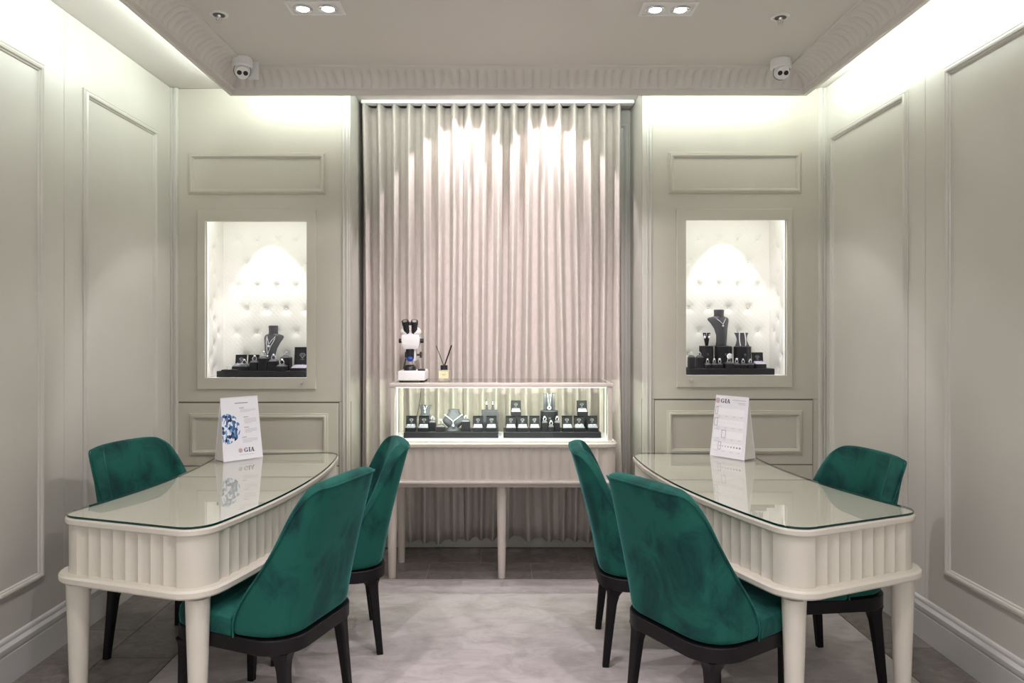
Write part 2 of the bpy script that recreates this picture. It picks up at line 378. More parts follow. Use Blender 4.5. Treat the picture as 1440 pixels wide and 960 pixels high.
# cornice
def cornice():
    # (d inward, z): visible concave part is fluted
    prof = [(0.034, H, 0), (0.034, 2.752, 0), (0.0, 2.752, 0), (0.0, LZ, 0), (0.022, LZ, 0), (0.022, LZ+0.026, 0), (0.030, LZ+0.027, 0)]
    n = 9
    for i in range(n+1):
        a = PI/2*i/n
        prof.append((0.132-0.098*math.cos(a), LZ+0.030+0.078*math.sin(a), math.sin(PI*min(1, max(0, (i)/n)))**0.35 if 0 < i < n else 0.0))
    prof += [(0.136, LZ+0.110, 0), (0.150, LZ+0.111, 0), (0.152, H, 0)]
    norm = []
    for i, (d, z, f) in enumerate(prof):
        a = PI/2*(i-7)/n if 7 <= i <= 7+n else 0
        norm.append((math.cos(a), -math.sin(a)))      # towards the room
    P = 0.050; seg = 6
    def strip(name, t0, t1, place, mit):
        bm = NB(); cnt = int(round((t1-t0)/P)); st = (t1-t0)/cnt/seg; prev = None
        for k in range(cnt*seg+1):
            t = t0+k*st; fl = abs(math.sin(PI*(k % seg)/seg))
            row = []
            for (d, z, f), (nx, nz) in zip(prof, norm):
                off = f*0.015*(fl-0.4)*max(0.0, min(1.0, mit(t, d)/0.045))
                row.append(bm.verts.new(place(t, d+nx*off, z+nz*off)))
            if prev:
                for i in range(len(row)-1):
                    try: bm.faces.new((prev[i], prev[i+1], row[i+1], row[i]))
                    except ValueError: pass
            prev = row
        bmesh.ops.dissolve_degenerate(bm, dist=1e-5, edges=bm.edges)
        return struct(name, bm, M['ceil'], smooth=True)
    strip('trim_4', YF, LY, lambda t, d, z: (LX0+d, min(t, LY-d), z), lambda t, d: LY-d-t)
    strip('trim_5', YF, LY, lambda t, d, z: (LX1-d, min(t, LY-d), z), lambda t, d: LY-d-t)
    strip('trim_6', LX0, LX1, lambda t, d, z: (min(max(t, LX0+d), LX1-d), LY-d, z), lambda t, d: min(t-LX0-d, LX1-d-t))
    for x0, x1, y0, y1 in ((LX0+0.006, LX0+0.014, YF, LY-0.01), (LX1-0.014, LX1-0.006, YF, LY-0.01), (LX0+0.02, LX1-0.02, LY-0.014, LY-0.006)):
        o = obj('light_strip', box(NB(), x0, x1, y0, y1, 2.752, 2.757), M['led'])
        tag(o, {0: 'white LED strip hidden on the cornice ledge towards the left wall', 1: 'white LED strip hidden on the cornice ledge towards the right wall', 2: 'white LED strip hidden on the cornice ledge above the curtain'}[cornice.n], 'light'); cornice.n += 1
cornice.n = 0
cornice()

# ------------------------------------------------------------------ display cabinets either side of the curtain
def plate(bm, x0, x1, z0, z1, hx0, hx1, hz0, hz1, y, t):
    """plate facing -Y with a rectangular hole"""
    o = [(x0, z0), (x1, z0), (x1, z1), (x0, z1)]; h = [(hx0, hz0), (hx1, hz0), (hx1, hz1), (hx0, hz1)]
    loops(bm, [[(a, y+t, b_) for a, b_ in o], [(a, y, b_) for a, b_ in o], [(a, y, b_) for a, b_ in h], [(a, y+t, b_) for a, b_ in h], [(a, y+t, b_) for a, b_ in o]], caps=(False, False))
def tufted(name, f, U, V, btn, parent, amp=0.016):
    """f(u,v,h) world; btn list of (u,v)"""
    bm = NB(); nu = max(4, int(U/0.0085)); nv = int(V/0.0085); rows = []
    for j in range(nv+1):
        r_ = []
        for i in range(nu+1):
            u = U*i/nu; v = V*j/nv; h = 0.022
            for (a, b_) in btn:
                d = math.hypot(u-a, v-b_)
                if d < 0.09:
                    an = math.atan2(v-b_, u-a)
                    h -= amp*math.exp(-d/0.012)*(1+0.35*math.cos(4*an+PI)) + 0.006*math.exp(-(d/0.035)**2)
            r_.append(bm.verts.new(f(u, v, max(h, 0.002))))
        rows.append(r_)
    for j in range(nv):
        for i in range(nu): bm.faces.new((rows[j][i], rows[j][i+1], rows[j+1][i+1], rows[j+1][i]))
    o = obj(name, bm, M['quilt'], parent, True, True, angle=80)
    for (a, b_) in btn:
        p = f(a, b_, 0.006)
        b2 = ball(NB(), (0, 0, 0), 0.006, 8, 4)
        bo = obj('button', b2, M['quilt'], o); bo.location = Vector(p)-wloc(o)
    return o
def cabinet(name, label, s, P):
    x0, x1 = P['x']                     # outer edges
    root = empty(name, ((x0+x1)/2, YC, 0), label, 'cabinet')
    hx0, hx1, hz0, hz1 = P['hole']; fx0, fx1, fz0, fz1 = P['frame']; D = P['depth']
    bm = NB(); plate(bm, x0, x1, P['split']+0.002, H-0.002, hx0-0.004, hx1+0.004, hz0-0.004, hz1+0.004, YC, 0.02)
    obj('face_panel', bm, M['cab'], root, False, True)
    # side return into the alcove
    xe = x1 if s < 0 else x0
    obj('side_panel', box(NB(), min(xe, xe+s*0.02), max(xe, xe+s*0.02), YC+0.02, YB-0.001, 0.0, H-0.002), M['wall'], root, False, True)
    # reeded pilaster
    bm = NB(); a, b_ = P['pil']
    n = 4
    box(bm, a, b_, YC-0.006, YC-0.0003, 0, H-0.003, 0.002, 1)
    for k in range(2):
        xx = a+0.010+k*0.020 if s < 0 else b_-0.010-k*0.020
        box(bm, xx-0.005, xx+0.005, YC-0.011, YC-0.006, 0, H-0.003, 0.003, 2)
    obj('pilaster', bm, M['wall'], root, True, True)
    # upper moulding
    bm = NB(); moulding(bm, lambda u, v, h: (u, YC-h, v), *P['upper'], PROFS); obj('panel_moulding', bm, M['cab'], root, True, True)
    # lower drawer fronts
    dx0, dx1, dz0, dz1 = P['drawer']
    obj('plinth_panel', box(NB(), x0, x1, YC+0.004, YC+0.02, 0.0, P['split']), M['cabin'], root, False, True)
    for (z0, z1) in ((dz0+0.003, dz1-0.003), (0.06, dz0-0.003)):
        dr = obj('drawer_front', box(NB(), dx0+0.003, dx1-0.003, YC-0.006, YC+0.004, z0, z1, 0.0015, 1), M['cab'], root, False, True)
        bm = NB(); moulding(bm, lambda u, v, h: (u, YC-0.006-h, v), dx0+0.075, dx1-0.065, z0+0.06, z1-0.06, PROFS); obj('panel_moulding', bm, M['cab'], dr, True, True)
    # stiles beside the drawers
    for a, b_ in ((x0, dx0-0.001), (dx1+0.001, x1)):
        if b_-a > 0.004: obj('stile', box(NB(), a, b_, YC-0.001, YC+0.004, 0, P['split']), M['cab'], root, False, True)
    # niche door frame, pane, lock
    bm = NB(); loops(bm, [[(a, y, b_) for a, b_ in pts] for pts, y in (
        ([(fx0, fz0), (fx1, fz0), (fx1, fz1), (fx0, fz1)], YC-0.0003), ([(fx0, fz0), (fx1, fz0), (fx1, fz1), (fx0, fz1)], YC-0.010),
        ([(fx0+.003, fz0+.003), (fx1-.003, fz0+.003), (fx1-.003, fz1-.003), (fx0+.003, fz1-.003)], YC-0.013),
        ([(hx0, hz0), (hx1, hz0), (hx1, hz1), (hx0, hz1)], YC-0.013), ([(hx0, hz0), (hx1, hz0), (hx1, hz1), (hx0, hz1)], YC+0.014))], caps=(False, False))
    df = obj('door_frame', bm, M['cab'], root, False, True)
    obj('glass_pane', box(NB(), hx0, hx1, YC+0.002, YC+0.006, hz0, hz1), M['glass'], df, False, True)
    kx, kz = P['lock']; bm = NB(); cyl(bm, (kx, YC-0.013, kz), (kx, YC-0.024, kz), 0.008, 0.008, 14); cyl(bm, (kx, YC-0.024, kz), (kx, YC-0.030, kz), 0.011, 0.008, 14)
    obj('lock', bm, M['chrome'], df, True, True)
    # niche box
    yb = YC+D
    bm = NB(); box(bm, hx0-0.006, hx1+0.006, YC+0.02, yb+0.01, hz0-0.016, hz0-0.001); obj('shelf', bm, M['white'], root, False, True)
    bm = NB(); hzt = hz1+0.07; box(bm, hx0-0.006, hx1+0.006, YC+0.02, yb+0.01, hzt+0.001, hzt+0.014); obj('niche_top', bm, M['white'], root, False, True)
    W = hx1-hx0; V = hz1-hz0; sp, sv = 0.125, 0.146
    bt = []
    for r_ in range(7):
        v = V-0.075-r_*sv
        off = 0.062 if r_ % 2 else 0.0
        u = P['b0']+off-0.125
        while u < W-0.015:
            if u > 0.015 and v > 0.03: bt.append((u, v))
            u += sp
    tufted('tufted_back', lambda u, v, h: (hx0+u, yb-h, hz0+v), W, V+0.069, bt, root)
    for (xx, sg) in ((hx0, 1), (hx1, -1)):
        bt = [(0.07+(0.125 if k % 2 == 0 else 0)+0.0, V-0.075-k*sv) for k in range(7)]+[(0.008+0.0, V-0.075-k*sv) for k in range(0)]
        bt += [(0.13-0.06*(k % 2)*0, V-0.148-k*sv) for k in range(6)]
        tufted('tufted_side', lambda u, v, h, xx=xx, sg=sg: (xx+sg*(h-0.022), YC+0.02+u, hz0+v), D-0.02, V+0.069, [b for b in bt if 0.02 < b[0] < D-0.03 and b[1] > 0.03], root, 0.012)
    # niche lighting: a small spot in the niche top
    cxn = (hx0+hx1)/2
    bm = NB(); cyl(bm, (cxn, YC+0.10, hzt+0.0005), (cxn, YC+0.10, hzt-0.008), 0.028, 0.026, 20); lo = obj('lamp_ring', bm, M['chrome'], root, True, True)
    bm = NB(); cyl(bm, (cxn, YC+0.10, hzt-0.009), (cxn, YC+0.10, hzt-0.011), 0.020, 0.020, 20); obj('lamp_lens', bm, M['lamp'], lo, True, True)
    spot('niche_spot', (cxn, YC+0.10, hzt-0.015), (cxn+0.01, yb-0.03, hz0+0.30), 14, 68, 0.35, (1, 0.985, 1.0), 0.012)
    area('niche_strip', (cxn, YC+0.045, hzt-0.006), (W*0.96, 0.02), 0.6, ((0, 0.35, -1), (1, 0, 0)), (1.0, 1.0, 0.93))
    for sg, xx in ((1, hx0+0.004), (-1, hx1-0.004)):
        area('niche_strip', (xx, YC+0.028, (hz0+hz1)/2), (V*0.95, 0.012), 0.5, ((sg*0.8, 0.6, 0), (0, 0, 1)), (1.0, 1.0, 0.96))
    return root
Y = YC
cab_l = cabinet('display_cabinet', 'built-in cream wall cabinet with lit glass niche, left of the curtain', -1,
    dict(x=(XL+0.0402, px(493, Y)), hole=(px(289, Y), px(432, Y), pz(531, Y), pz(311.5, Y)), frame=(px(278, Y), px(445, Y), pz(547, Y), pz(295, Y)),
         depth=0.30, split=pz(565, Y), pil=(px(481, Y), px(492.5, Y)), upper=(px(265, Y), px(458, Y), pz(273.5, Y), pz(215, Y)),
         drawer=(px(250, Y), px(477, Y), pz(655, Y), pz(566, Y)), lock=(px(426, Y), pz(538, Y)), b0=0.21))
cab_r = cabinet('display_cabinet', 'built-in cream wall cabinet with lit glass niche, right of the curtain', 1,
    dict(x=(px(903, Y), XR-0.0402), hole=(px(964, Y), px(1106, Y), pz(527.5, Y), pz(309.5, Y)), frame=(px(951, Y), px(1113.5, Y), pz(544.5, Y), pz(294, Y)),
         depth=0.30, split=pz(561, Y), pil=(px(903.5, Y), px(917, Y)), upper=(px(940, Y), px(1127, Y), pz(272.5, Y), pz(214, Y)),
         drawer=(px(920, Y), px(1143, Y), pz(653, Y), pz(562, Y)), lock=(px(970.5, Y), pz(534, Y)), b0=0.155))
# alcove: panel behind the curtain's right end
bm = NB(); moulding(bm, lambda u, v, h: (u, YB-h, v), 0.60, 0.822, 0.3, 2.74, PROFS); obj('panel_moulding', bm, M['wall'], bpy.data.objects['wall_back'], True, True)
# track
tr = obj('curtain_track', box(NB(), px(503, 4.65)+0.03, px(895, 4.65)-0.02, 4.60, 4.66, 2.807, 2.829, 0.002, 1), M['white'])
tag(tr, 'long white curtain track under the alcove ceiling', 'track')
# curtains
def curtain(x0, x1, label, seed, ridges):
    rnd = random.Random(seed); bm = NB(); nx = int((x1-x0)/0.0045); nz = 34; rows = []; z1, z0 = 2.806, 0.072
    P = 0.0937; X0 = px(512, 4.62)
    for j in range(nz+1):
        t = j/nz; z = z1+(z0-z1)*t; row = []
        for i in range(nx+1):
            x = x0+(x1-x0)*i/nx
            ph = 2*PI*(x-X0)/P + t*(1.6*math.sin(4.3*x+1.0+seed)+1.1*math.sin(9.7*x+2.0*t))
            c = (1+math.cos(ph))/2
            amp = 0.040*(1+0.15*math.sin(5*x+seed)) if t < 0.5 else 0.040*(1+0.15*math.sin(5*x+seed))+0.010*(t-0.5)*math.sin(11*x)
            cc = min(1, max(0, (c-0.12)/0.76)); cc = cc*cc*(3-2*cc)
            cs = (1+math.cos(ph+0.55*math.sin(ph)))/2
            yy = 4.708-(amp*2.7)*(0.55*cc*c+0.45*cs**1.3)*(1-0.22*t)+0.016*t*math.cos(ph/2+1.0)+0.018*t*math.sin(7.5*x+2*t)-0.006*t*math.sin(23*x+3)
            zz = z+(0.010*math.sin(6*x+seed)*t**8) + (0.004*math.sin(17*x) if j == nz else 0)
            row.append(bm.verts.new((x+0.012*t*math.sin(13*x+4*t), yy, zz)))
        rows.append(row)
    for j in range(nz):
        for i in range(nx): bm.faces.new((rows[j][i], rows[j][i+1], rows[j+1][i+1], rows[j+1][i]))
    o = obj('curtain', bm, M['curtain'], None, True, angle=180)
    sm = o.modifiers.new('s', 'SOLIDIFY'); sm.thickness = 0.0015
    tag(o, label, 'curtain')
    # stitched heading gliders
    hb = NB(); x = X0
    while x < x1-0.02:
        if x > x0+0.005:
            box(hb, x-0.006, x+0.006, 4.618, 4.640, 2.795, 2.8065)
        x += P
    obj('glider_row', hb, M['white'], o, False, True)['kind'] = 'stuff'
    return o
curtain(px(505, 4.65)+0.014, px(651, 4.65), 'long beige ripple curtain, left panel behind the microscope', 1, 0)
curtain(px(651, 4.65)+0.004, px(873, 4.65), 'long beige ripple curtain, wider right panel behind the glass case', 1, 0)

# ------------------------------------------------------------------ curved desks and counter
def rrect(L, W, r, off, ns=6, step=0.02):
    """rounded rectangle loop (u,v) with uniform offset"""
    a, b_ = L/2+off, W/2+off; r = max(r+off, 0.002); pts = []
    cs = [(a-r, b_-r, 0), (-(a-r), b_-r, PI/2), (-(a-r), -(b_-r), PI), (a-r, -(b_-r), 1.5*PI)]
    for k, (cx, cy, a0) in enumerate(cs):
        for i in range(ns+1):
            an = a0+PI/2*i/ns; pts.append((cx+r*math.cos(an), cy+r*math.sin(an)))
        nx_, ny_, a1 = cs[(k+1) % 4]
        p = pts[-1]; q = (nx_+r*math.cos(a1), ny_+r*math.sin(a1)); m_ = 48 if k % 2 == 0 else 20
        for i in range(1, m_): pts.append((p[0]+(q[0]-p[0])*i/m_, p[1]+(q[1]-p[1])*i/m_))
    return pts
def fluted(L, W, r, per, depth, flsides=(1, 1, 1, 1)):
    pts = []; a, b_ = L/2, W/2; ns = 8
    cs = [(a-r, b_-r, 0), (-(a-r), b_-r, PI/2), (-(a-r), -(b_-r), PI), (a-r, -(b_-r), 1.5*PI)]
    nrm = [(0, 1), (-1, 0), (0, -1), (1, 0)]
    for k, (cx, cy, a0) in enumerate(cs):
        for i in range(ns+1):
            an = a0+PI/2*i/ns; pts.append((cx+r*math.cos(an), cy+r*math.sin(an)))
        nx_, ny_, a1 = cs[(k+1) % 4]; p = pts[-1]; q = (nx_+r*math.cos(a1), ny_+r*math.sin(a1))
        ln = math.hypot(q[0]-p[0], q[1]-p[1]); n = int(round(ln/per)); sg = 7; nn = nrm[k]
        for i in range(n*sg+1):
            f = i/(n*sg); ph = (i % sg)/sg
            d = -depth*math.sin(PI*min(1, ph*1.02))**0.8 if i % sg else 0
            pts.append((p[0]+(q[0]-p[0])*f+nn[0]*d, p[1]+(q[1]-p[1])*f+nn[1]*d))
    return pts
def desk(name, label, mp, loc, L, W, r, hs, leguv, m, per, group=None, glass=True):
    """hs: (rail0, ledge0, ledge1, apron1, top1)"""
    root = empty(name, loc, label, 'desk' if glass else 'counter', group)
    ol = lambda off0: (lambda off: [mp(u, v) for u, v in rrect(L, W, r, off0+off)])
    z_r, z0, z1, z2, z3 = hs
    bm = NB(); slab(bm, ol(0.004), z2, z3, 0.005); obj('table_top', bm, m, root, True, True)
    bm = NB(); fl = [mp(u, v) for u, v in fluted(L-0.012, W-0.012, r, per, 0.010)]
    loops(bm, [[(x, y, z1-0.002) for x, y in fl], [(x, y, z2+0.002) for x, y in fl]], caps=(False, False)); obj('fluted_apron', bm, m, root, True, True, angle=30)
    bm = NB(); slab(bm, ol(0.026), z0, z1, 0.007); obj('ledge', bm, m, root, True, True)
    bm = NB(); slab(bm, ol(-0.022), z_r, z0+0.001, 0.002); obj('under_rail', bm, m, root, True, True)
    for (u, v, r0, r1) in leguv:
        x, y = mp(u, v); bm = NB(); cyl(bm, (x, y, 0.0), (x, y, z_r+0.001), r1, r0, 28); obj('leg', bm, m, root, True, True)
    if glass:
        bm = NB(); zz0, zz1 = z3+0.0008, z3+0.0088
        og = ol(-0.001)
        ls = [[(x, y, zz0) for x, y in og(-0.001)], [(x, y, zz0+0.001) for x, y in og(0)], [(x, y, zz1-0.001) for x, y in og(0)], [(x, y, zz1) for x, y in og(-0.001)]]
        rs = [ring(bm, o) for o in ls]
        for i in range(3): bridge(bm, rs[i], rs[i+1])
        cap(bm, rs[0][::-1]); cap(bm, rs[-1])
        g = obj('glass_top', bm, [M['topglass'], M['glassedge']], root, True, True); g['label'] = 'clear glass sheet with dark green edge'
        for p in g.data.polygons:
            if abs(p.normal.z) < 0.9: p.material_index = 1
        return root, g
    return root, None
RM = 2.96; DL = math.radians(27.4)*RM; DW = 0.62
def polar(cx, cy, amid, s):
    return lambda u, v: (cx+s*(RM+v)*math.cos(amid+u/RM), cy+(RM+v)*math.sin(amid+u/RM))
legs = [(su*(DL/2-0.055), sv*(DW/2-0.055), 0.0405, 0.025) for su in (-1, 1) for sv in (-1, 1)]
HS = (0.497, 0.511, 0.541, 0.713, 0.7370)
mpl = polar(-4.10, 3.436, math.radians((-18.1+9.3)/2), 1); c0 = mpl(0, 0)
dl, gl_ = desk('curved_desk', 'cream curved desk with fluted apron on the left, holding the diamond picture card', mpl, (c0[0], c0[1], 0), DL, DW, 0.09, HS, legs, M['cream'], 0.051)
mpr = polar(3.952, 3.726, math.radians((-23.6+3.7)/2), -1); c1 = mpr(0, 0)
dr_, gr_ = desk('curved_desk', 'cream curved desk with fluted apron on the right, holding the card of sliding scales', mpr, (c1[0], c1[1], 0), DL, DW, 0.09, HS, legs, M['cream'], 0.051)
# counter
CX0, CX1, CY0, CY1 = -0.650, 0.646, 4.12, 4.54
ccx, ccy = (CX0+CX1)/2, (CY0+CY1)/2; CL, CW = CX1-CX0, CY1-CY0
mpc = lambda u, v: (ccx+u, ccy+v)
cl = [(-CL/2+0.03, -CW/2+0.055, 0.030, 0.0205), (CL/2-0.03, -CW/2+0.055, 0.030, 0.0205), (0.0, -CW/2+0.055, 0.030, 0.0205), (-CL/2+0.045, CW/2-0.085, 0.026, 0.019), (CL/2-0.045, CW/2-0.085, 0.026, 0.019)]
counter, _ = desk('display_counter', 'long cream console counter with fluted apron and five tapered legs before the curtain', mpc, (ccx, ccy, 0), CL, CW, 0.05, (0.515, 0.540, 0.560, 0.740, 0.765), cl, M['counter'], 0.0545, glass=False)
CT = 0.765
# glass case
VX0, VX1, VY0, VY1, VZ1 = px(549.5, 4.17), px(860.5, 4.17), 4.155, 4.530, 1.097
case = empty('glass_case', ((VX0+VX1)/2, (VY0+VY1)/2, CT), 'lit glass jewellery case with cream frame standing on the counter', 'showcase')
obj('case_top', box(NB(), VX0-0.004, VX1+0.004, VY0-0.006, VY1, VZ1-0.020, VZ1, 0.003, 2), M['counter'], case, True, True)
obj('top_glass', box(NB(), VX0+0.02, VX1-0.02, VY0+0.015, VY1-0.02, VZ1+0.0003, VZ1+0.004, 0.001, 1), M['topglass'], case, False, True)
obj('case_floor', box(NB(), VX0, VX1, VY0, VY1, CT+0.0005, CT+0.010, 0.002, 1), M['white'], case, False, True)
for x in (VX0, VX1-0.026):
    for y in (VY0, VY1-0.026):
        obj('post', box(NB(), x, x+0.026, y, y+0.026, CT+0.010, VZ1-0.020, 0.002, 1), M['counter'], case, True, True)
zc0, zc1 = CT+0.0105, VZ1-0.0205
xm = px(703, 4.17)
obj('glass_door', box(NB(), VX0+0.026, xm+0.015, VY0+0.010, VY0+0.014, zc0, zc1), M['glass'], case, False, True)
obj('glass_door', box(NB(), xm-0.015, VX1-0.026, VY0+0.003, VY0+0.007, zc0, zc1), M['glass'], case, False, True)
obj('glass_side', box(NB(), VX0+0.010, VX0+0.014, VY0+0.026, VY1-0.026, zc0, zc1), M['glass'], case, False, True)
obj('glass_side', box(NB(), VX1-0.014, VX1-0.010, VY0+0.026, VY1-0.026, zc0, zc1), M['glass'], case, False, True)
obj('glass_back', box(NB(), VX0+0.026, VX1-0.026, VY1-0.014, VY1-0.010, zc0, zc1), M['glass'], case, False, True)
bm = NB(); cyl(bm, (xm, VY0+0.003, CT+0.045), (xm, VY0-0.012, CT+0.045), 0.010, 0.010, 16); cyl(bm, (xm, VY0-0.012, CT+0.045), (xm, VY0-0.014, CT+0.045), 0.006, 0.004, 16)
obj('lock', bm, M['chrome'], case, True, True)
obj('light_bar', box(NB(), VX0+0.03, VX1-0.03, VY0+0.018, VY0+0.030, VZ1-0.028, VZ1-0.0205), M['ledsoft'], case, False, True)
for x in (VX0+0.030, VX1-0.038):
    obj('light_bar', box(NB(), x, x+0.008, VY0+0.030, VY0+0.040, CT+0.012, VZ1-0.03), M['ledsoft'], case, False, True)
area('case_light', ((VX0+VX1)/2, VY0+0.04, VZ1-0.032), (1.15, 0.012), 8, ((0, 0.8, -1), (1, 0, 0)), (0.88, 1.0, 0.80))
bm = NB(); tube(bm, [(px(593, 4.52), 4.515, VZ1-0.022), (px(591, 4.5), 4.50, 0.98), (px(586, 4.5), 4.50, 0.86), (px(583, 4.5), 4.50, CT+0.012)], 0.0018, 6)
obj('cable', bm, M['rubber'], case, True, True)

# ------------------------------------------------------------------ chairs
def make_chair(label):
    root = empty('dining_chair', (0, 0, 0), label, 'chair', None)
    w_, r_ = 0.248, 0.12
    st, al = w_-r_, PI/2*r_
    Sv = [(0, 0.415), (0.10, 0.420), (0.2, 0.408), (0.3, 0.385), (0.42, 0.350), (0.55, 0.318), (0.67, 0.296), (0.78, 0.280), (0.87, 0.264), (0.93, 0.246), (0.97, 0.224), (1.0, 0.185)]
    def S(v):
        for (a, b_), (c, d) in zip(Sv[:-1], Sv[1:]):
            if v <= c: f = (v-a)/(c-a); return b_+(d-b_)*f
        return Sv[-1][1]
    Z0, Z1 = 0.374, 0.890
    def P(s, v):
        q = abs(s); sg = 1 if s >= 0 else -1
        wv = 0.03*(1-v)
        if q <= st: x, y = q, 0
        elif q <= st+al: a = (q-st)/r_; x, y = st+r_*math.sin(a), r_*(1-math.cos(a))
        else: x, y = w_, r_+(q-st-al)
        y += 0.35*x*x*v
        sc = 0.965+0.035*math.sin(PI*min(1, v*1.1))+0.01*v
        y0 = -0.235-0.125*(v**1.25)
        f = max(0, min(1, (q-0.1)/0.3))
        return (sg*x*sc, y0+y, Z0+(Z1-Z0)*v-0.010*(q/0.25)**2*v)
    nu, nv = 18, 12; bm = NB(); rows = []
    vs = [((j/nv)) for j in range(nv+1)]; vs = sorted(set([round(v, 4) for v in vs]+[0.96]))
    for v in vs:
        s_ = S(v); rows.append([bm.verts.new(P(s_*(-1+2*i/nu), v)) for i in range(nu+1)])
    for j in range(len(rows)-1):
        for i in range(nu): bm.faces.new((rows[j][i], rows[j+1][i], rows[j+1][i+1], rows[j][i+1]))
    o = obj('backrest', bm, M['velvet'], root, True, angle=180)
    # make thickness grow inward (towards +Y inside)
    me = o.data
    cn = me.polygons[len(me.polygons)//2].normal
    sd = o.modifiers.new('thick', 'SOLIDIFY'); sd.thickness = 0.052; sd.offset = -1 if cn.y < 0 else 1
    ss = o.modifiers.new('soft', 'SUBSURF'); ss.levels = 1; ss.render_levels = 2
    vp = [v for v in vs if v <= 0.96]+[0.975]
    edge = [P(-(S(v)-0.013), v) for v in vp]+[P((S(0.975)-0.03)*(-1+2*i/12), 0.982) for i in range(0, 13)]+[P(S(v)-0.013, v) for v in vp[::-1]]
    bm = NB(); tube(bm, [(x*1.002, y-0.0005, z) for x, y, z in edge], 0.0036, 6); obj('piping', bm, M['velvet'], o)
    # seat cushion
    def seat_out(off):
        pts = []
        def arc(cx, cy, rr, a0, a1, n=6):
            for i in range(n+1):
                a = a0+(a1-a0)*i/n; pts.append((cx+rr*math.cos(a), cy+rr*math.sin(a)))
        W1, W0, yf, ym, yr = 0.240+off, 0.190+off, 0.245+off, -0.020-off, -0.19-off
        Wf = W1-0.026; arc(Wf-0.06, yf-0.06, 0.06, 0, PI/2); arc(-(Wf-0.06), yf-0.06, 0.06, PI/2, PI)
        pts.append((-W1, ym)); pts.append((-W0, ym)); arc(-(W0-0.06), yr+0.06, 0.06, PI, 1.5*PI); arc(W0-0.06, yr+0.06, 0.06, 1.5*PI, 2*PI)
        pts.append((W0, ym)); pts.append((W1, ym)); return pts
    bm = NB(); loops(bm, [[(x, y, z) for x, y in seat_out(o_)] for o_, z in ((-0.004, 0.375), (0, 0.380), (0.002, 0.404), (0, 0.430), (-0.006, 0.442), (-0.018, 0.450), (-0.06, 0.455))])
    sc_ = obj('seat', bm, M['velvet'], root, True, angle=60)
    # black frame band
    def band_out(off):
        pts = []
        def arc(cx, cy, rr, a0, a1, n=8):
            for i in range(n+1):
                a = a0+(a1-a0)*i/n; pts.append((cx+rr*math.cos(a), cy+rr*math.sin(a)))
        W1, yf, yr = 0.243+off, 0.247+off, -0.243-off
        Wf = W1-0.026; arc(Wf-0.06, yf-0.06, 0.06, 0, PI/2); arc(-(Wf-0.06), yf-0.06, 0.06, PI/2, PI)
        arc(-(W1-0.125), yr+0.125, 0.125, PI, 1.5*PI, 10); arc(W1-0.125, yr+0.125, 0.125, 1.5*PI, 2*PI, 10); return pts
    bm = NB(); slab(bm, band_out, 0.324, 0.3745, 0.003); obj('seat_frame', bm, M['blackwood'], root)
    for sx in (-1, 1):
        for sy in (-1, 1):
            tx, ty = (0.183*sx, -0.182) if sy < 0 else (0.184*sx, 0.208)
            fx, fy = (0.196*sx, -0.215) if sy < 0 else (0.194*sx, 0.222)
            bm = NB(); ls = []
            for z, h_ in ((0, 0.0135), (0.17, 0.0175), (0.26, 0.0205), (0.293, 0.0245), (0.311, 0.032), (0.3245, 0.046)):
                t = z/0.3245; cx, cy = fx+(tx-fx)*t, fy+(ty-fy)*t
                cx -= (h_-0.0205)*0.55*sx if h_ > 0.0205 else 0; cy -= (h_-0.0205)*0.55*sy if h_ > 0.0205 else 0
                c = 0.3*h_
                ls.append([(cx+a, cy+b_, z) for a, b_ in ((h_, h_-c), (h_-c, h_), (-(h_-c), h_), (-h_, h_-c), (-h_, -(h_-c)), (-(h_-c), -h_), (h_-c, -h_), (h_, -(h_-c)))])
            loops(bm, ls); obj('leg', bm, M['blackwood'], root)
    return root
chairs = [  # x, y, facing, label
    (-0.850, 2.702, (-0.95, 0.31), 'green velvet chair at the near inner side of the left desk'),
    (0.754, 2.658, (0.87, 0.49), 'green velvet chair at the near inner side of the right desk'),
    (-0.785, 3.33, (-0.956, -0.25), 'farther green velvet chair at the inner side of the left desk'),
    (0.655, 3.26, (0.9987, -0.05), 'farther green velvet chair at the inner side of the right desk'),
    (1.235, 3.03, (-0.977, -0.215), 'green velvet chair between the right desk and the right wall'),
    (-1.41, 3.25, (0.93, -0.37), 'green velvet chair between the left desk and the left wall'),
]
proto = None
for (x, y, f, lab) in chairs:
    if proto is None: proto = make_chair(lab); c = proto
    else: c = copy_tree(proto)
    c.location = (x, y, 0); c.rotation_euler = (0, 0, math.atan2(-f[0], f[1])); c['label'] = lab; c['group'] = 'green velvet chairs round the desks'

# ------------------------------------------------------------------ tent cards
def flat_rect(bm, u0, u1, v0, v1, f, h=0.0006):
    loops(bm, [[f(u0, v0, 0), f(u1, v0, 0), f(u1, v1, 0), f(u0, v1, 0)], [f(u0, v0, h), f(u1, v0, h), f(u1, v1, h), f(u0, v1, h)]])
def text_obj(name, body, size, f, u, v, m, parent, align='LEFT', font=None, ext=0.0002):
    cu = bpy.data.curves.new(name, 'FONT'); cu.body = body; cu.size = size; cu.align_x = align; cu.extrude = ext; cu.offset = 0.0002
    t = bpy.data.objects.new(name, cu); C.objects.link(t)
    dg = bpy.context.evaluated_depsgraph_get(); me = bpy.data.meshes.new_from_object(t.evaluated_get(dg))
    bpy.data.objects.remove(t)
    for vv in me.vertices:
        vv.co = f(u+vv.co.x, v+vv.co.y, 0.0008+vv.co.z)-wloc(parent)
    me.materials.clear(); me.materials.append(m)
    o = bpy.data.objects.new(name, me); C.objects.link(o); o.parent = parent; return o
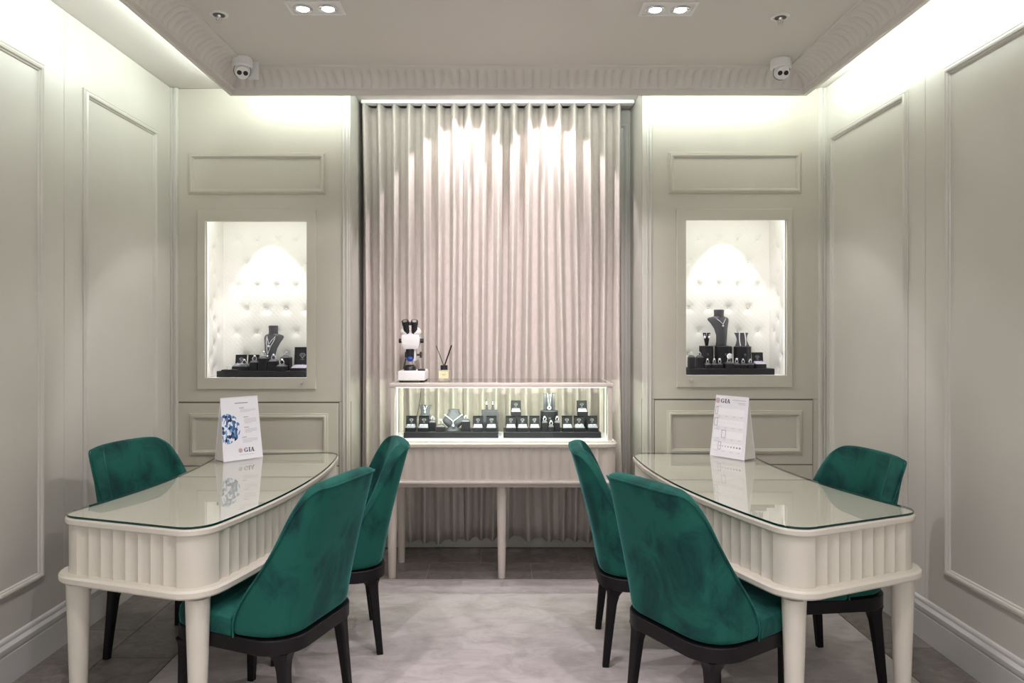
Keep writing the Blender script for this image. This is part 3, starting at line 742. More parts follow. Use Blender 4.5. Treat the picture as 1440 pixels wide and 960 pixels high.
def serif_gia(f, u, v, s, parent):
    """GIA in drawn serif capitals, s = cap height"""
    bm = NB()
    def bar(a, b_, c, d): flat_rect(bm, u+a*s, u+b_*s, v+c*s, v+d*s, f, 0.001)
    # G
    n = 18; pr = []
    for i in range(n+1):
        a = math.radians(50+i*270/n); th = 0.10+0.13*abs(math.cos(a)); pr.append(((0.46+0.44*math.cos(a))*1, 0.5+0.5*math.sin(a), th, a))
    lo_, hi_ = [], []
    for (a_, b_, th, an) in pr:
        lo_.append(f(u+a_*s, v+b_*s, 0.001)); hi_.append(f(u+(a_-th*math.cos(an))*s, v+(b_-th*math.sin(an)*0.8)*s, 0.001))
    A = ring(bm, lo_); B = ring(bm, hi_); bridge(bm, A, B, closed=False)
    bar(0.70, 0.90, 0.06, 0.42); bar(0.58, 1.02, 0.36, 0.45); bar(0.74, 0.84, 0.68, 0.94)
    # I
    bar(1.24, 1.46, 0.0, 1.0); bar(1.14, 1.56, 0.0, 0.09); bar(1.14, 1.56, 0.91, 1.0)
    # A
    for (a, b_, c, d) in ((1.68, 1.79, 2.04, 2.14), (2.24, 2.48, 2.00, 2.18)):
        loops(bm, [[f(u+a*s, v, 0), f(u+b_*s, v, 0), f(u+d*s, v+s, 0), f(u+c*s, v+s, 0)], [f(u+a*s, v, 0.001), f(u+b_*s, v, 0.001), f(u+d*s, v+s, 0.001), f(u+c*s, v+s, 0.001)]])
    bar(1.82, 2.34, 0.28, 0.38); bar(1.60, 1.88, 0, 0.09); bar(2.16, 2.58, 0, 0.09)
    return obj('lettering', bm, M['inkdark'], parent, False, True)
def ring_mark(f, u, v, r, parent, m):
    bm = NB(); n = 24
    for ra, rb in ((r, r*0.82), (r*0.60, r*0.45)):
        A = ring(bm, [f(u+ra*math.cos(2*PI*i/n), v+ra*math.sin(2*PI*i/n), 0.0008) for i in range(n)]); B = ring(bm, [f(u+rb*math.cos(2*PI*i/n), v+rb*math.sin(2*PI*i/n), 0.0008) for i in range(n)]); bridge(bm, A, B)
    flat_rect(bm, u-r*0.06, u+r*0.06, v-r*0.45, v+r*0.45, f); flat_rect(bm, u-r*0.45, u+r*0.45, v-r*0.06, v+r*0.06, f)
    obj('round_emblem', bm, m, parent, False, True)
TZ = HS[4]+0.0092
def tent(label, P1, P2, P3, sgn, kind):
    """front foot P1 (left) -> P2 (right), back offset from P3"""
    P1, P2 = Vector((*P1, TZ)), Vector((*P2, TZ)); ux = (P2-P1).normalized(); W = 0.212
    back = Vector((-ux.y, ux.x, 0)); D = 0.092; Hh = 0.312
    mid = (P1+P2)/2; P1 = mid-ux*W/2
    root = empty('tent_card', mid+back*D/2, label, 'card')
    up = Vector((0, 0, Hh))+back*D/2; L = up.length; upn = up/L; nrm = upn.cross(ux)
    if nrm.dot(back) > 0: nrm = -nrm
    k = -0.004   # slight inset of top
    f = lambda u, v, h: P1+ux*(u if True else 0)+upn*v+nrm*h
    taper = 0.006
    def sheet(name, base, dirv, n, m):
        bm = NB(); t = 0.002
        a = [base, base+ux*W, base+ux*(W-taper)+dirv*L, base+ux*taper+dirv*L]
        loops(bm, [[p for p in a], [p-n*t for p in a]]); return obj(name, bm, m, root, False, True)
    fr = sheet('front_sheet', P1, upn, nrm, M['paper'])
    upb = (Vector((0, 0, Hh))-back*D/2)/L; nb = upb.cross(ux); nb = nb if nb.dot(back) > 0 else -nb
    sheet('back_sheet', P1+back*D, upb, nb, M['paper'])
    bm = NB()
    for sdx in (0.004, W-0.006):
        a = P1+ux*sdx+back*0.004; b_ = P1+ux*sdx+back*(D-0.004); c = P1+ux*(sdx+(taper if sdx < 0.1 else -taper))+Vector((0, 0, Hh-0.012))+back*(D/2)
        loops(bm, [[a, b_, c], [a+ux*0.0015, b_+ux*0.0015, c+ux*0.0015]])
    bm2 = bm; box
    obj('side_gusset', bm, M['cardside'], root, False, True)
    bm = NB(); loops(bm, [[P1+ux*0.003+back*0.003, P1+ux*(W-0.003)+back*0.003, P1+ux*(W-0.003)+back*(D-0.003), P1+ux*0.003+back*(D-0.003)], [p+Vector((0, 0, 0.002)) for p in (P1+ux*0.003+back*0.003, P1+ux*(W-0.003)+back*0.003, P1+ux*(W-0.003)+back*(D-0.003), P1+ux*0.003+back*(D-0.003))]])
    obj('base_sheet', bm, M['ink'], root, False, True)
    return root, fr, f, W, L
rt, fr, f, W, L = tent('white tent card with a large blue diamond picture, on the left desk', (-1.373, 3.643), (-1.228, 3.80), None, 1, 0)
# diamond picture: faceted half disc cut by the card's left edge
bm = NB(); n = 40; cu_, cv_, R_ = 0.034, L*0.505, 0.066
pts = []
for i in range(n):
    a = 2*PI*i/n; rr = R_*(1+0.02*math.cos(8*a)); pts.append((max(0.004+0.0, cu_+rr*math.cos(a)), cv_+rr*math.sin(a)*1.12))
cen = bm.verts.new(f(cu_, cv_, 0.0007)); rg = ring(bm, [f(a, b_, 0.0007) for a, b_ in pts]); midr = ring(bm, [f(cu_+(a-cu_)*0.5, cv_+(b_-cv_)*0.5, 0.0007) for a, b_ in pts])
bridge(bm, rg, midr)
for i in range(n): bm.faces.new((cen, midr[i], midr[(i+1) % n]))
obj('diamond_picture', bm, M['diaprint'], fr, False, True)
bm = NB(); flat_rect(bm, 0.080, 0.150, L*0.893, L*0.907, f); obj('heading_line', bm, M['ink'], fr, False, True)
bm = NB(); bm2 = NB()
for (u0, v0, nl, wd) in ((0.105, 0.815, 3, 0.085), (0.125, 0.665, 5, 0.065), (0.125, 0.50, 4, 0.065), (0.110, 0.345, 4, 0.080)):
    flat_rect(bm2, u0-0.003, u0+0.022, v0*L, v0*L+0.003, f)
    for k in range(nl): flat_rect(bm, u0, u0+wd-(0.03 if k == nl-1 else 0), v0*L-0.009-k*0.0055, v0*L-0.0065-k*0.0055, f)
obj('text_lines', bm, M['inkfaint'], fr, False, True)['kind'] = 'stuff'; obj('text_headings', bm2, M['ink'], fr, False, True)
serif_gia(f, 0.112, L*0.112, 0.022, fr); ring_mark(f, 0.093, L*0.118+0.009, 0.0105, fr, M['inkred'])
bm = NB(); flat_rect(bm, 0.085, 0.165, L*0.07, L*0.07+0.003, f); obj('caption_line', bm, M['inkfaint'], fr, False, True)

rt, fr, f, W, L = tent('white tent card with four sliding grading scales, on the right desk', (1.082, 3.861), (1.21, 3.685), None, -1, 1)
serif_gia(f, 0.040, L*0.875, 0.022, fr); ring_mark(f, 0.020, L*0.875+0.011, 0.013, fr, M['inkred'])
bm = NB(); flat_rect(bm, 0.110, 0.190, L*0.925, L*0.925+0.005, f); flat_rect(bm, 0.145, 0.190, L*0.885, L*0.885+0.004, f); flat_rect(bm, 0.15, 0.19, L*0.865, L*0.865+0.003, f)
for k, v in enumerate((0.80, 0.615, 0.43, 0.235)):
    flat_rect(bm, 0.020, 0.045, L*v+0.0035, L*v+0.0065, f)
    for q in range(4): flat_rect(bm, 0.03+q*0.045, 0.045+q*0.045, L*v-0.046, L*v-0.043, f)
obj('text_lines', bm, M['inkfaint'], fr, False, True)['kind'] = 'stuff'
for k, (v, pu, pw) in enumerate(((0.80, 0.013, 0.014), (0.615, 0.011, 0.020), (0.43, 0.062, 0.026), (0.235, 0.047, 0.017))):
    bm = NB(); flat_rect(bm, 0.012, 0.190, L*v-0.038, L*v-0.003, f, 0.0012); st = obj('scale_strip', bm, M['paperlit'], fr, False, True)
    bm = NB(); y0, y1 = L*v-0.038, L*v+0.002
    g = lambda u, vv, h: f(u, vv, h+0.0013)
    for a, b_, c, d in ((pu, pu+0.002, y0, y1), (pu+pw-0.002, pu+pw, y0, y1), (pu, pu+pw, y0, y0+0.002), (pu, pu+pw, y1-0.002, y1)): flat_rect(bm, a, b_, c, d, g, 0.0006)
    obj('slider_window', bm, M['ink'], st, False, True)
    if k in (1, 3):
        bm = NB()
        for q in range(10):
            r0 = (0.0018 if k == 1 else 0.0016+0.0004*q); c = (0.022+q*0.0175, L*v-0.019)
            nn = 12; A = [g(c[0]+r0*math.cos(2*PI*i/nn), c[1]+r0*math.sin(2*PI*i/nn), 0.0003) for i in range(nn)]; cap(bm, ring(bm, A))
        obj('scale_dots', bm, M['ink'] if k == 3 else M['inkfaint'], st, False, True)

# ------------------------------------------------------------------ ceiling fittings
for i, (x, y, lab) in enumerate(((-0.83, 3.29, 'white twin recessed downlight in the ceiling, left'), (0.74, 3.30, 'white twin recessed downlight in the ceiling, right'), (0.0, 1.45, "white twin recessed downlight added above the aisle for the frontal curtain wash, out of frame"), (-0.83, 1.45, 'white twin recessed downlight above the near left, out of frame'), (0.74, 1.45, 'white twin recessed downlight above the near right, out of frame'))):  # the aisle fitting is unseen, put in to house the frontal curtain wash
    root = empty('downlight', (x, y, H), lab, 'ceiling light', 'recessed twin downlights')
    bm = NB(); W2, D2 = 0.122, 0.066
    loops(bm, [[(sx*W2, sy*D2, z) for sx, sy in ((-1, -1), (1, -1), (1, 1), (-1, 1))] if True else 0 for z in (0, -0.005)]+[[(sx*(W2-0.014), sy*(D2-0.014), z) for sx, sy in ((-1, -1), (1, -1), (1, 1), (-1, 1))] for z in (-0.006, -0.002)], caps=(False, True))
    obj('frame', bm, M['white'], root, False)
    for s in (-1, 1):
        bm = NB(); cx = s*0.056
        lathe(bm, [(0.044, -0.0025), (0.044, -0.006), (0.038, -0.009), (0.034, -0.009), (0.031, -0.004)], (cx, 0, 0), 28); rg = obj('lamp_ring', bm, M['chrome'], root)
        bm = NB(); cyl(bm, (cx, 0, -0.0065), (cx, 0, -0.0105), 0.027, 0.022, 24); obj('lamp_lens', bm, M['lamp'], rg)
for k, x in enumerate((-0.23, 0.28)):
    root = empty('downlight', (x, 4.33, H), ('left' if k == 0 else 'right')+' small round recessed downlight above the curtain', 'ceiling light')
    bm = NB(); lathe(bm, [(0.045, 0), (0.045, -0.003), (0.036, -0.006), (0.032, -0.003)], (0, 0, 0), 28); obj('lamp_ring', bm, M['white'], root)
    bm = NB(); cyl(bm, (0, 0, -0.0035), (0, 0, -0.0065), 0.029, 0.027, 24); obj('lamp_lens', bm, M['lamp'], root)
def sprinkler(x, y, lab):
    root = empty('sprinkler', (x, y, H), lab, 'sprinkler')
    bm = NB(); lathe(bm, [(0.042, 0), (0.042, -0.003), (0.034, -0.006), (0.027, -0.004), (0.027, -0.001)], (0, 0, 0), 28); obj('rosette', bm, M['white'], root)
    bm = NB(); cyl(bm, (0, 0, -0.003), (0, 0, -0.012), 0.011, 0.009, 14)
    for s in (-1, 1): tube(bm, [(s*0.010, 0, -0.010), (s*0.013, 0, -0.020), (s*0.009, 0, -0.030), (0, 0, -0.034)], 0.0025, 6)
    cyl(bm, (0, 0, -0.034), (0, 0, -0.036), 0.014, 0.014, 14); cyl(bm, (0, 0, -0.012), (0, 0, -0.033), 0.0022, 0.0022, 8)
    obj('nozzle', bm, M['chrome'], root)
    bm = NB(); cyl(bm, (0, 0, -0.0045), (0, 0, -0.0062), 0.026, 0.026, 20); obj('recess', bm, M['cabin'], root)
sprinkler(-1.285, 3.357, 'small fire sprinkler in the ceiling beside the left cornice'); sprinkler(1.274, 3.385, 'small fire sprinkler in the ceiling beside the right cornice')
def camera_dome(x, y, d, lab):
    root = empty('security_camera', (x, y, H), lab, 'camera')
    bm = NB(); lathe(bm, [(0.050, 0), (0.053, -0.004), (0.054, -0.045), (0.048, -0.052), (0.03, -0.055)], (0, 0, 0), 32); obj('housing', bm, M['white'], root)
    bm = NB(); ball(bm, (0, 0, -0.062), 0.043, 28, 16); eb = obj('eyeball', bm, M['white'], root)
    d = Vector(d).normalized(); c = Vector((0, 0, -0.062)); u = d.cross(Vector((0, 0, 1))).normalized(); v = u.cross(d)
    bm = NB(); cyl(bm, c+d*0.028, c+d*0.045, 0.036, 0.034, 28); obj('face_plate', bm, M['white'], eb)
    bm = NB(); n = 28; A = c+d*0.012
    tube(bm, [A+u*0.0425*math.cos(2*PI*i/n)+v*0.0425*math.sin(2*PI*i/n) for i in range(n)], 0.0016, 6, True); obj('seam_ring', bm, M['rubber'], eb)
    for s in (-1, 1):
        bm = NB(); p = c+d*0.044+u*s*0.0155; cyl(bm, p, p+d*0.003, 0.0125, 0.012, 20); ln = obj('lens', bm, M['rubber'], eb)
    return root
camera_dome(px(346, 3.93)-0.01, 3.90, (0.30, -0.75, -0.62), 'white eyeball security camera at the left cornice corner')
camera_dome(px(1097, 3.93), 3.92, (-0.05, -0.86, -0.50), 'white eyeball security camera at the right cornice corner')
tg = obj('hanging_tag', box(NB(), px(351, 3.97), px(366, 3.97), 3.945, 3.948, pz(114, 3.97), pz(86, 3.97), 0.001, 1), M['white'])
tag(tg, 'small white plate hanging beside the left security camera', 'tag')

# ------------------------------------------------------------------ microscope and reed diffuser on the case
mx_, my_ = px(580, 4.30), 4.31
ms = empty('microscope', (mx_, my_, VZ1+0.0045), 'white stereo microscope with black eyepieces on the glass case', 'microscope')
o = obj('base', box(NB(), -0.073, 0.083, -0.10, 0.10, 0.006, 0.062, 0.008, 3), M['white'], ms)
bm = NB()
for sx in (-0.055, 0.065):
    for sy in (-0.08, 0.08): cyl(bm, (sx, sy, 0), (sx, sy, 0.007), 0.012, 0.012, 12)
obj('feet', bm, M['rubber'], ms)
bm = NB(); box(bm, 0.040, 0.080, -0.09, -0.06, 0.062, 0.072, 0.001); obj('switch', bm, M['rubber'], ms)
bm = NB(); lathe(bm, [(0.036, 0.062), (0.035, 0.078), (0.028, 0.090), (0.020, 0.094)], (-0.012, -0.03, 0), 28); obj('stage', bm, M['rubber'], ms)
bm = NB(); cyl(bm, (0.0, 0.055, 0.062), (0.0, 0.055, 0.26), 0.012, 0.012, 16); obj('pillar', bm, M['chrome'], ms)
bm = NB(); box(bm, 0.006, 0.020, -0.02, 0.055, 0.115, 0.175, 0.004); obj('focus_bracket', bm, M['white'], ms)
bm = NB(); cyl(bm, (0.022, 0.02, 0.150), (0.040, 0.02, 0.150), 0.006, 0.006, 12); cyl(bm, (0.040, 0.02, 0.150), (0.052, 0.02, 0.150), 0.018, 0.018, 20); obj('focus_knob', bm, M['rubber'], ms)
bm = NB(); cyl(bm, (-0.034, 0.02, 0.150), (-0.046, 0.02, 0.150), 0.018, 0.018, 20); obj('focus_knob', bm, M['rubber'], ms)
bm = NB(); cyl(bm, (-0.012, -0.02, 0.128), (-0.012, -0.02, 0.185), 0.022, 0.026, 24); obj('objective', bm, M['rubber'], ms)
bm = NB(); ball(bm, (-0.010, -0.045, 0.128), 0.019, 16, 8, 1.0, 0.5, 0.8); obj('lamp_cap', bm, M['blue'], ms)
bm = NB(); cyl(bm, (-0.045, -0.06, 0.07), (-0.034, -0.045, 0.13), 0.004, 0.004, 8); obj('clip_arm', bm, M['rubber'], ms)
bm = NB(); loops(bm, [[(sx*a-0.008, sy*b_+0.0, z) for sx, sy in ((-1, -1), (1, -1), (1, 1), (-1, 1))] for a, b_, z in ((0.036, 0.032, 0.178), (0.046, 0.040, 0.196), (0.052, 0.046, 0.225), (0.052, 0.046, 0.262), (0.040, 0.040, 0.280))])
bmesh.ops.bevel(bm, geom=list(bm.edges), offset=0.006, segments=2, affect='EDGES'); obj('head', bm, M['white'], ms)
for s in (-1, 1):
    bm = NB(); cyl(bm, (-0.008+s*0.052, 0, 0.232), (-0.008+s*0.072, 0, 0.232), 0.013, 0.013, 18); obj('zoom_knob', bm, M['rubber'], ms)
    bm = NB(); ball(bm, (-0.008+s*0.030, -0.02, 0.285), 0.031, 18, 10, 1.0, 1.0, 0.85); obj('prism_housing', bm, M['white'], ms)
    a0 = Vector((-0.008+s*0.022, -0.030, 0.280)); dd = Vector((s*0.06, -0.50, 0.80)).normalized()
    bm = NB(); cyl(bm, a0, a0+dd*0.055, 0.017, 0.018, 22); cyl(bm, a0+dd*0.055, a0+dd*0.078, 0.0205, 0.0205, 22); ep = obj('eyepiece', bm, M['rubber'], ms)
    bm = NB(); cyl(bm, a0+dd*0.0782, a0+dd*0.0792, 0.013, 0.013, 20); obj('lens', bm, M['chrome'], ep)
bm = NB(); box(bm, -0.024, 0.008, -0.066, -0.056, 0.322, 0.342, 0.003); obj('bridge', bm, M['rubber'], ms)
dfx, dfy = px(624.5, 4.27), 4.27
df = empty('reed_diffuser', (dfx, dfy, VZ1+0.0045), 'square glass reed diffuser with black cap and two black reeds', 'diffuser')
gm = mat('diffuser_glass', (0.85, 0.84, 0.78), 0.05, Transmission_Weight=0.85)
obj('bottle', box(NB(), -0.034, 0.034, -0.03, 0.03, 0.0, 0.066, 0.007, 3), gm, df)
obj('bottle_label', box(NB(), -0.028, 0.028, -0.0315, -0.0305, 0.018, 0.060), M['amber'], df, False)
bm = NB(); flat_rect(bm, -0.012, 0.012, 0.040, 0.0425, lambda u, v, h: Vector((u, -0.0316-h, v))); flat_rect(bm, -0.008, 0.008, 0.034, 0.0355, lambda u, v, h: Vector((u, -0.0316-h, v))); obj('label_print', bm, M['ink'], df, False)
bm = NB(); cyl(bm, (0, 0, 0.066), (0, 0, 0.092), 0.021, 0.021, 24); obj('cap', bm, M['rubber'], df)
bm = NB(); cyl(bm, (-0.002, 0, 0.09), (-0.046, 0.0, 0.205), 0.0022, 0.0022, 8); obj('reed', bm, M['rubber'], df)
bm = NB(); cyl(bm, (0.003, 0, 0.09), (0.044, -0.01, 0.207), 0.0042, 0.0042, 8); obj('reed', bm, M['rubber'], df)

# ------------------------------------------------------------------ jewellery
def ring_mesh(c, r, m_=0.0018, yaw=0.0, gem=0.004):
    bm = NB(); n = 18
    tube(bm, [(c[0]+r*math.cos(2*PI*i/n)*math.cos(yaw), c[1]+r*math.cos(2*PI*i/n)*math.sin(yaw), c[2]+r+r*math.sin(2*PI*i/n)) for i in range(n)], m_, 6, True)
    ball(bm, (c[0], c[1], c[2]+2*r+gem*0.5), gem, 8, 5, 1, 1, 0.8); return bm
def put_ring(loc, size, gem, lab, grp, yaw=0.25):
    root = obj('ring', ring_mesh((0, 0, 0), size, 0.0016, yaw, gem), M['gem'])
    root.location = Vector(loc)+(root.location-Vector((0, 0, 0)))*1.0
    tag(root, lab, 'ring', grp); return root
def block(x, y, z, w_, h_, lab, grp, name='ring_stand', m=None, ringr=0.009, gem=0.005, slope=True):
    """leather block with a sloping padded top, carrying a ring"""
    root = empty(name, (x, y, z), lab, 'display stand', grp)
    obj('block', box(NB(), -w_/2, w_/2, -w_/2, w_/2, 0, h_-0.006, 0.0012, 1), m or M['black'], root)
    bm = NB(); loops(bm, [[(sx*a, sy*a, zz) for sx, sy in ((-1, -1), (1, -1), (1, 1), (-1, 1))] for a, zz in ((w_/2, h_-0.006), (w_/2*0.94, h_-0.003), (w_/2*0.45, h_+0.008), (w_/2*0.3, h_+0.009))])
    obj('pad', bm, M['grey'], root)
    if ringr: put_ring((x, y, z+h_+0.006), ringr, gem, 'silver ring on the '+lab, grp+' rings')
    return root
def emblem(bm, f, s):
    """small gem outline with a bar beneath"""
    pts = [(-0.5, 0.25), (-0.3, 0.5), (0.3, 0.5), (0.5, 0.25), (0, -0.35)]
    P_ = [f(a*s, b_*s, 0.0006) for a, b_ in pts]; tube(bm, P_, s*0.035, 4, True)
    tube(bm, [f(-0.5*s, 0.25*s, 0.0006), f(0.5*s, 0.25*s, 0.0006)], s*0.03, 4)
    tube(bm, [f(-0.2*s, 0.25*s, 0.0006), f(0, -0.35*s, 0.0006), f(0.2*s, 0.25*s, 0.0006)], s*0.025, 4)
    tube(bm, [f(-0.35*s, -0.55*s, 0.0006), f(0.35*s, -0.55*s, 0.0006)], s*0.03, 4)
def open_box(x, y, z, w_, lab, grp, lidh=None, bh=0.022, pad='greymid', studs=2, necklace=False):
    lidh = lidh or w_*1.05
    root = empty('jewellery_box', (x, y, z), lab, 'jewellery box', grp)
    d = w_*0.85
    obj('box_base', box(NB(), -w_/2, w_/2, -d/2, d/2, 0, bh, 0.0012, 1), M['black'], root)
    # lid stands up behind, leaning slightly back
    bm = NB(); a = math.radians(8)
    def fl(u, v, h): return Vector((u, d/2+v*math.sin(a)-h*math.cos(a)-0.001, bh+v*math.cos(a)-h*math.sin(a)*-1))
    t = 0.012
    loops(bm, [[fl(-w_/2, 0, -t+0.0), fl(w_/2, 0, -t), fl(w_/2, lidh, -t), fl(-w_/2, lidh, -t)], [fl(-w_/2, 0, 0), fl(w_/2, 0, 0), fl(w_/2, lidh, 0), fl(-w_/2, lidh, 0)],
               [fl(-w_/2+0.003, 0.003, 0), fl(w_/2-0.003, 0.003, 0), fl(w_/2-0.003, lidh-0.003, 0), fl(-w_/2+0.003, lidh-0.003, 0)], [fl(-w_/2+0.003, 0.003, -0.006), fl(w_/2-0.003, 0.003, -0.006), fl(w_/2-0.003, lidh-0.003, -0.006), fl(-w_/2+0.003, lidh-0.003, -0.006)]])
    lid = obj('lid', bm, M['black'], root, False)
    bm = NB(); emblem(bm, lambda u, v, h: fl(u, v+lidh*0.55, h-0.006), w_*0.36); obj('emblem', bm, M['emblem'], lid, False)
    # padded insert sloping to the front
    bm = NB(); loops(bm, [[(-w_/2+.003, -d/2+.003, bh-0.002), (w_/2-.003, -d/2+.003, bh-0.002), (w_/2-.003, d/2-.003, bh-0.002), (-w_/2+.003, d/2-.003, bh-0.002)],
        [(-w_/2+.005, -d/2+.006, bh+0.002), (w_/2-.005, -d/2+.006, bh+0.002), (w_/2-.007, d/2-.005, bh+0.016), (-w_/2+.007, d/2-.005, bh+0.016)]])
    obj('cushion', bm, M[pad], root)
    if necklace:
        bm = NB(); tube(bm, [(-0.013, d*0.2, bh+0.020), (-0.006, 0, bh+0.014), (0, -d*0.15, bh+0.011), (0.006, 0, bh+0.014), (0.013, d*0.2, bh+0.020)], 0.0012, 5); ball(bm, (0, -d*0.2, bh+0.010), 0.004)
        o = obj('pendant', bm, M['gem']); o.location = o.location+Vector((x, y, z)); tag(o, 'silver pendant in the '+lab, 'pendant', grp+' pendants')
    elif studs:
        for s in ((-1, 1) if studs == 2 else (0,)):
            bm = NB(); ball(bm, (0, 0, 0), 0.0042, 10, 6); box(bm, -0.0006, 0.0006, -0.0006, 0.0006, -0.006, 0)
            o = obj('earring', bm, M['gem']); o.location = Vector((x+s*w_*0.17, y, z+bh+0.008))
            tag(o, ('left' if s < 0 else 'right')+' stud in the '+lab, 'earring', grp+' earrings')
    return root
def bust(x, y, z, w_, h_, lab, grp, yaw=0, chains=1, pend=0.4):
    """tall necklace bust: cylindrical neck, shoulders, waist narrowing to the foot; thin curved board"""
    root = empty('necklace_bust', (x, y, z), lab, 'necklace bust', grp, yaw)
    n = 20; bm = NB(); ls = []
    prof = [(0.0, 0.50), (0.12, 0.48), (0.3, 0.50), (0.48, 0.62), (0.62, 0.82), (0.70, 0.97), (0.745, 1.0), (0.78, 0.90), (0.81, 0.55), (0.82, 0.40)]
    def fr_y(t): return -0.05*h_*math.sin(PI*min(1, t/0.8))*1.2+0.16*h_*max(0, t-0.2)
    for t, wd in prof:
        half = wd*w_/2; row = []
        for i in range(n):
            a = 2*PI*i/n; xx = half*math.cos(a); yy = 0.17*w_*(1-0.0)*math.sin(a)*(1 if math.sin(a) < 0 else 0.35)+0.6*xx*xx/w_
            row.append((xx, yy+fr_y(t), t*h_))
        ls.append(row)
    loops(bm, ls); obj('torso', bm, M['grey'], root, True, angle=60)
    bm = NB(); yn = fr_y(0.80)+0.004
    lathe(bm, [(0.22*w_, 0.78*h_), (0.20*w_, 0.86*h_), (0.215*w_, 0.97*h_), (0.20*w_, 1.0*h_)], (0, yn, 0), 24); obj('neck', bm, M['grey'], root)
    bm = NB(); box(bm, -w_*0.27, w_*0.27, -0.02, 0.02, 0, 0.003); obj('foot', bm, M['grey'], root, False)
    for k in range(chains):
        bm = NB(); low = (pend if k == 0 else pend+0.22); pts = []
        for i in range(17):
            q = -1+2*i/16; tz = 0.80-(0.80-low)*(1-abs(q)**1.2)
            xx = q*0.21*w_*(1.25 if abs(q) > 0.5 else 1.0)
            pts.append((xx, fr_y(tz)-0.17*w_-0.002+0.13*w_*abs(q)**3, tz*h_))
        tube(bm, pts, 0.0016, 5); ball(bm, (0, fr_y(low)-0.17*w_-0.004, (low-0.045)*h_), 0.0062 if k == 0 else 0.008, 10, 6)
        nk = obj('necklace', bm, M['gem']); nk.location = Matrix.Rotation(yaw, 3, 'Z') @ nk.location + Vector((x, y, z)); nk.rotation_euler = (0, 0, yaw)
        tag(nk, ('longer ' if (k == 0 and chains == 2) else 'shorter ' if chains == 2 else '')+'silver necklace on the '+lab, 'necklace')
    return root
def drum(x, y, z, r_, h_, lab, grp):
    root = empty('drum_riser', (x, y, z), lab, 'display riser', grp)
    bm = NB(); lathe(bm, [(r_, 0), (r_, h_-0.004), (r_-0.001, h_-0.003)], (0, 0, 0), 36); obj('drum', bm, M['black'], root)
    bm = NB(); lathe(bm, [(r_+0.0012, h_-0.003), (r_+0.0012, h_-0.001), (r_, h_)], (0, 0, 0), 36); obj('lid', bm, M['grey'], root)
    bm = NB(); emblem(bm, lambda u, v, h: Vector((u, -r_-h, h_*0.62+v)), 0.012); obj('emblem', bm, M['emblem'], root, False)
    return root
def tray(x0, x1, y0, y1, z, h_, lab):
    o = obj('display_tray', box(NB(), x0, x1, y0, y1, z, z+h_, 0.0015, 1), M['black']); tag(o, lab, 'tray'); return z+h_

# --- glass case
z = CT+0.0103
q = 4.30
t1 = tray(px(568, 4.26), px(702, 4.26)-0.004, 4.25, 4.45, z, 0.034, 'long black display tray in the left half of the glass case')
t2 = tray(px(708, 4.26), px(845, 4.26), 4.25, 4.45, z, 0.034, 'long black display tray in the right half of the glass case')
gb = 'open black jewellery boxes in the glass case'
for x, nm in ((577.5, "leftmost open black box in the glass case"), (595.5, "open box before the small flared stand in the glass case"),
              (672, "open box below the left earring post in the glass case"), (691, "open black box just left of the case lock")):
    open_box(px(x, q), q, t1, 0.061, nm, gb, 0.064)
for x, nm in ((718.5, "open black box just right of the case lock"), (735, "open black box second right of the case lock"), (752, "open black box third right of the case lock")):
    open_box(px(x, q), q, t2, 0.061, nm, gb, 0.064)
for x, nm in ((798, "open box first right of the drum in the glass case"), (815, "open box second right of the drum in the glass case"), (833.5, "rightmost open black box in the glass case")):
    open_box(px(x, q), q, t2, 0.061, nm, gb, 0.064, necklace=(x == 815))
q2 = 4.395
for x, nm in ((725.5, "raised open box left of the drum, in the case"), (819, "raised open box right of the drum, in the case")):
    st_ = obj('box_riser', box(NB(), px(x, q2)-0.028, px(x, q2)+0.028, q2-0.028, q2+0.045, t2, t2+0.082, 0.001, 1), M['black']); tag(st_, 'black riser under the '+nm, 'display riser')
    open_box(px(x, q2), q2, t2+0.082, 0.060, nm, 'raised boxes in the glass case', 0.062, pad='lilac')
# flared small bust far left
def flared(x, y, z, w_, h_, lab, chain=True, strips=0):
    root = empty('flared_stand', (x, y, z), lab, 'display stand')
    bm = NB(); ls = []
    for t in [i/10 for i in range(11)]:
        wd = w_/2*(0.68+0.32*(abs(2*t-1.05))**1.6); yy = -0.012+0.02*t
        ls.append([(-wd, yy+0.004, t*h_), (-wd*0.5, yy-0.005, t*h_), (wd*0.5, yy-0.005, t*h_), (wd, yy+0.004, t*h_), (wd, yy+0.014, t*h_), (-wd, yy+0.014, t*h_)])
    loops(bm, ls); obj('flared_board', bm, M['slate'] if not strips else M['grey'], root, True)
    obj('foot', box(NB(), -w_*0.35, w_*0.35, -0.02, 0.03, 0, 0.004), M['grey'], root, False)
    if chain:
        bm = NB(); tube(bm, [(-w_*0.14, 0.002, h_), (-w_*0.05, -0.006, h_*0.78), (0, -0.010, h_*0.62), (w_*0.05, -0.006, h_*0.78), (w_*0.14, 0.002, h_)], 0.0016, 5); ball(bm, (0, -0.014, h_*0.50), 0.006, 10, 6, 0.9, 0.8, 1.4)
        o = obj('necklace', bm, M['gem']); o.location = o.location+Vector((x, y, z)); tag(o, 'short silver pendant necklace on the '+lab, 'necklace')
    for s in range(strips):
        bm = NB(); xx = (s-0.5)*w_*0.36
        tube(bm, [(xx-0.003*math.sin(PI*k/8)*(-1 if s else 1), -0.019+0.02*k/8, h_*(0.04+0.97*k/8)) for k in range(9)], 0.0032, 6)
        o = obj('bracelet', bm, M['gem']); o.location = o.location+Vector((x, y, z)); tag(o, ('left' if s == 0 else 'right')+' bracelet on the '+lab, 'bracelet')
    return root
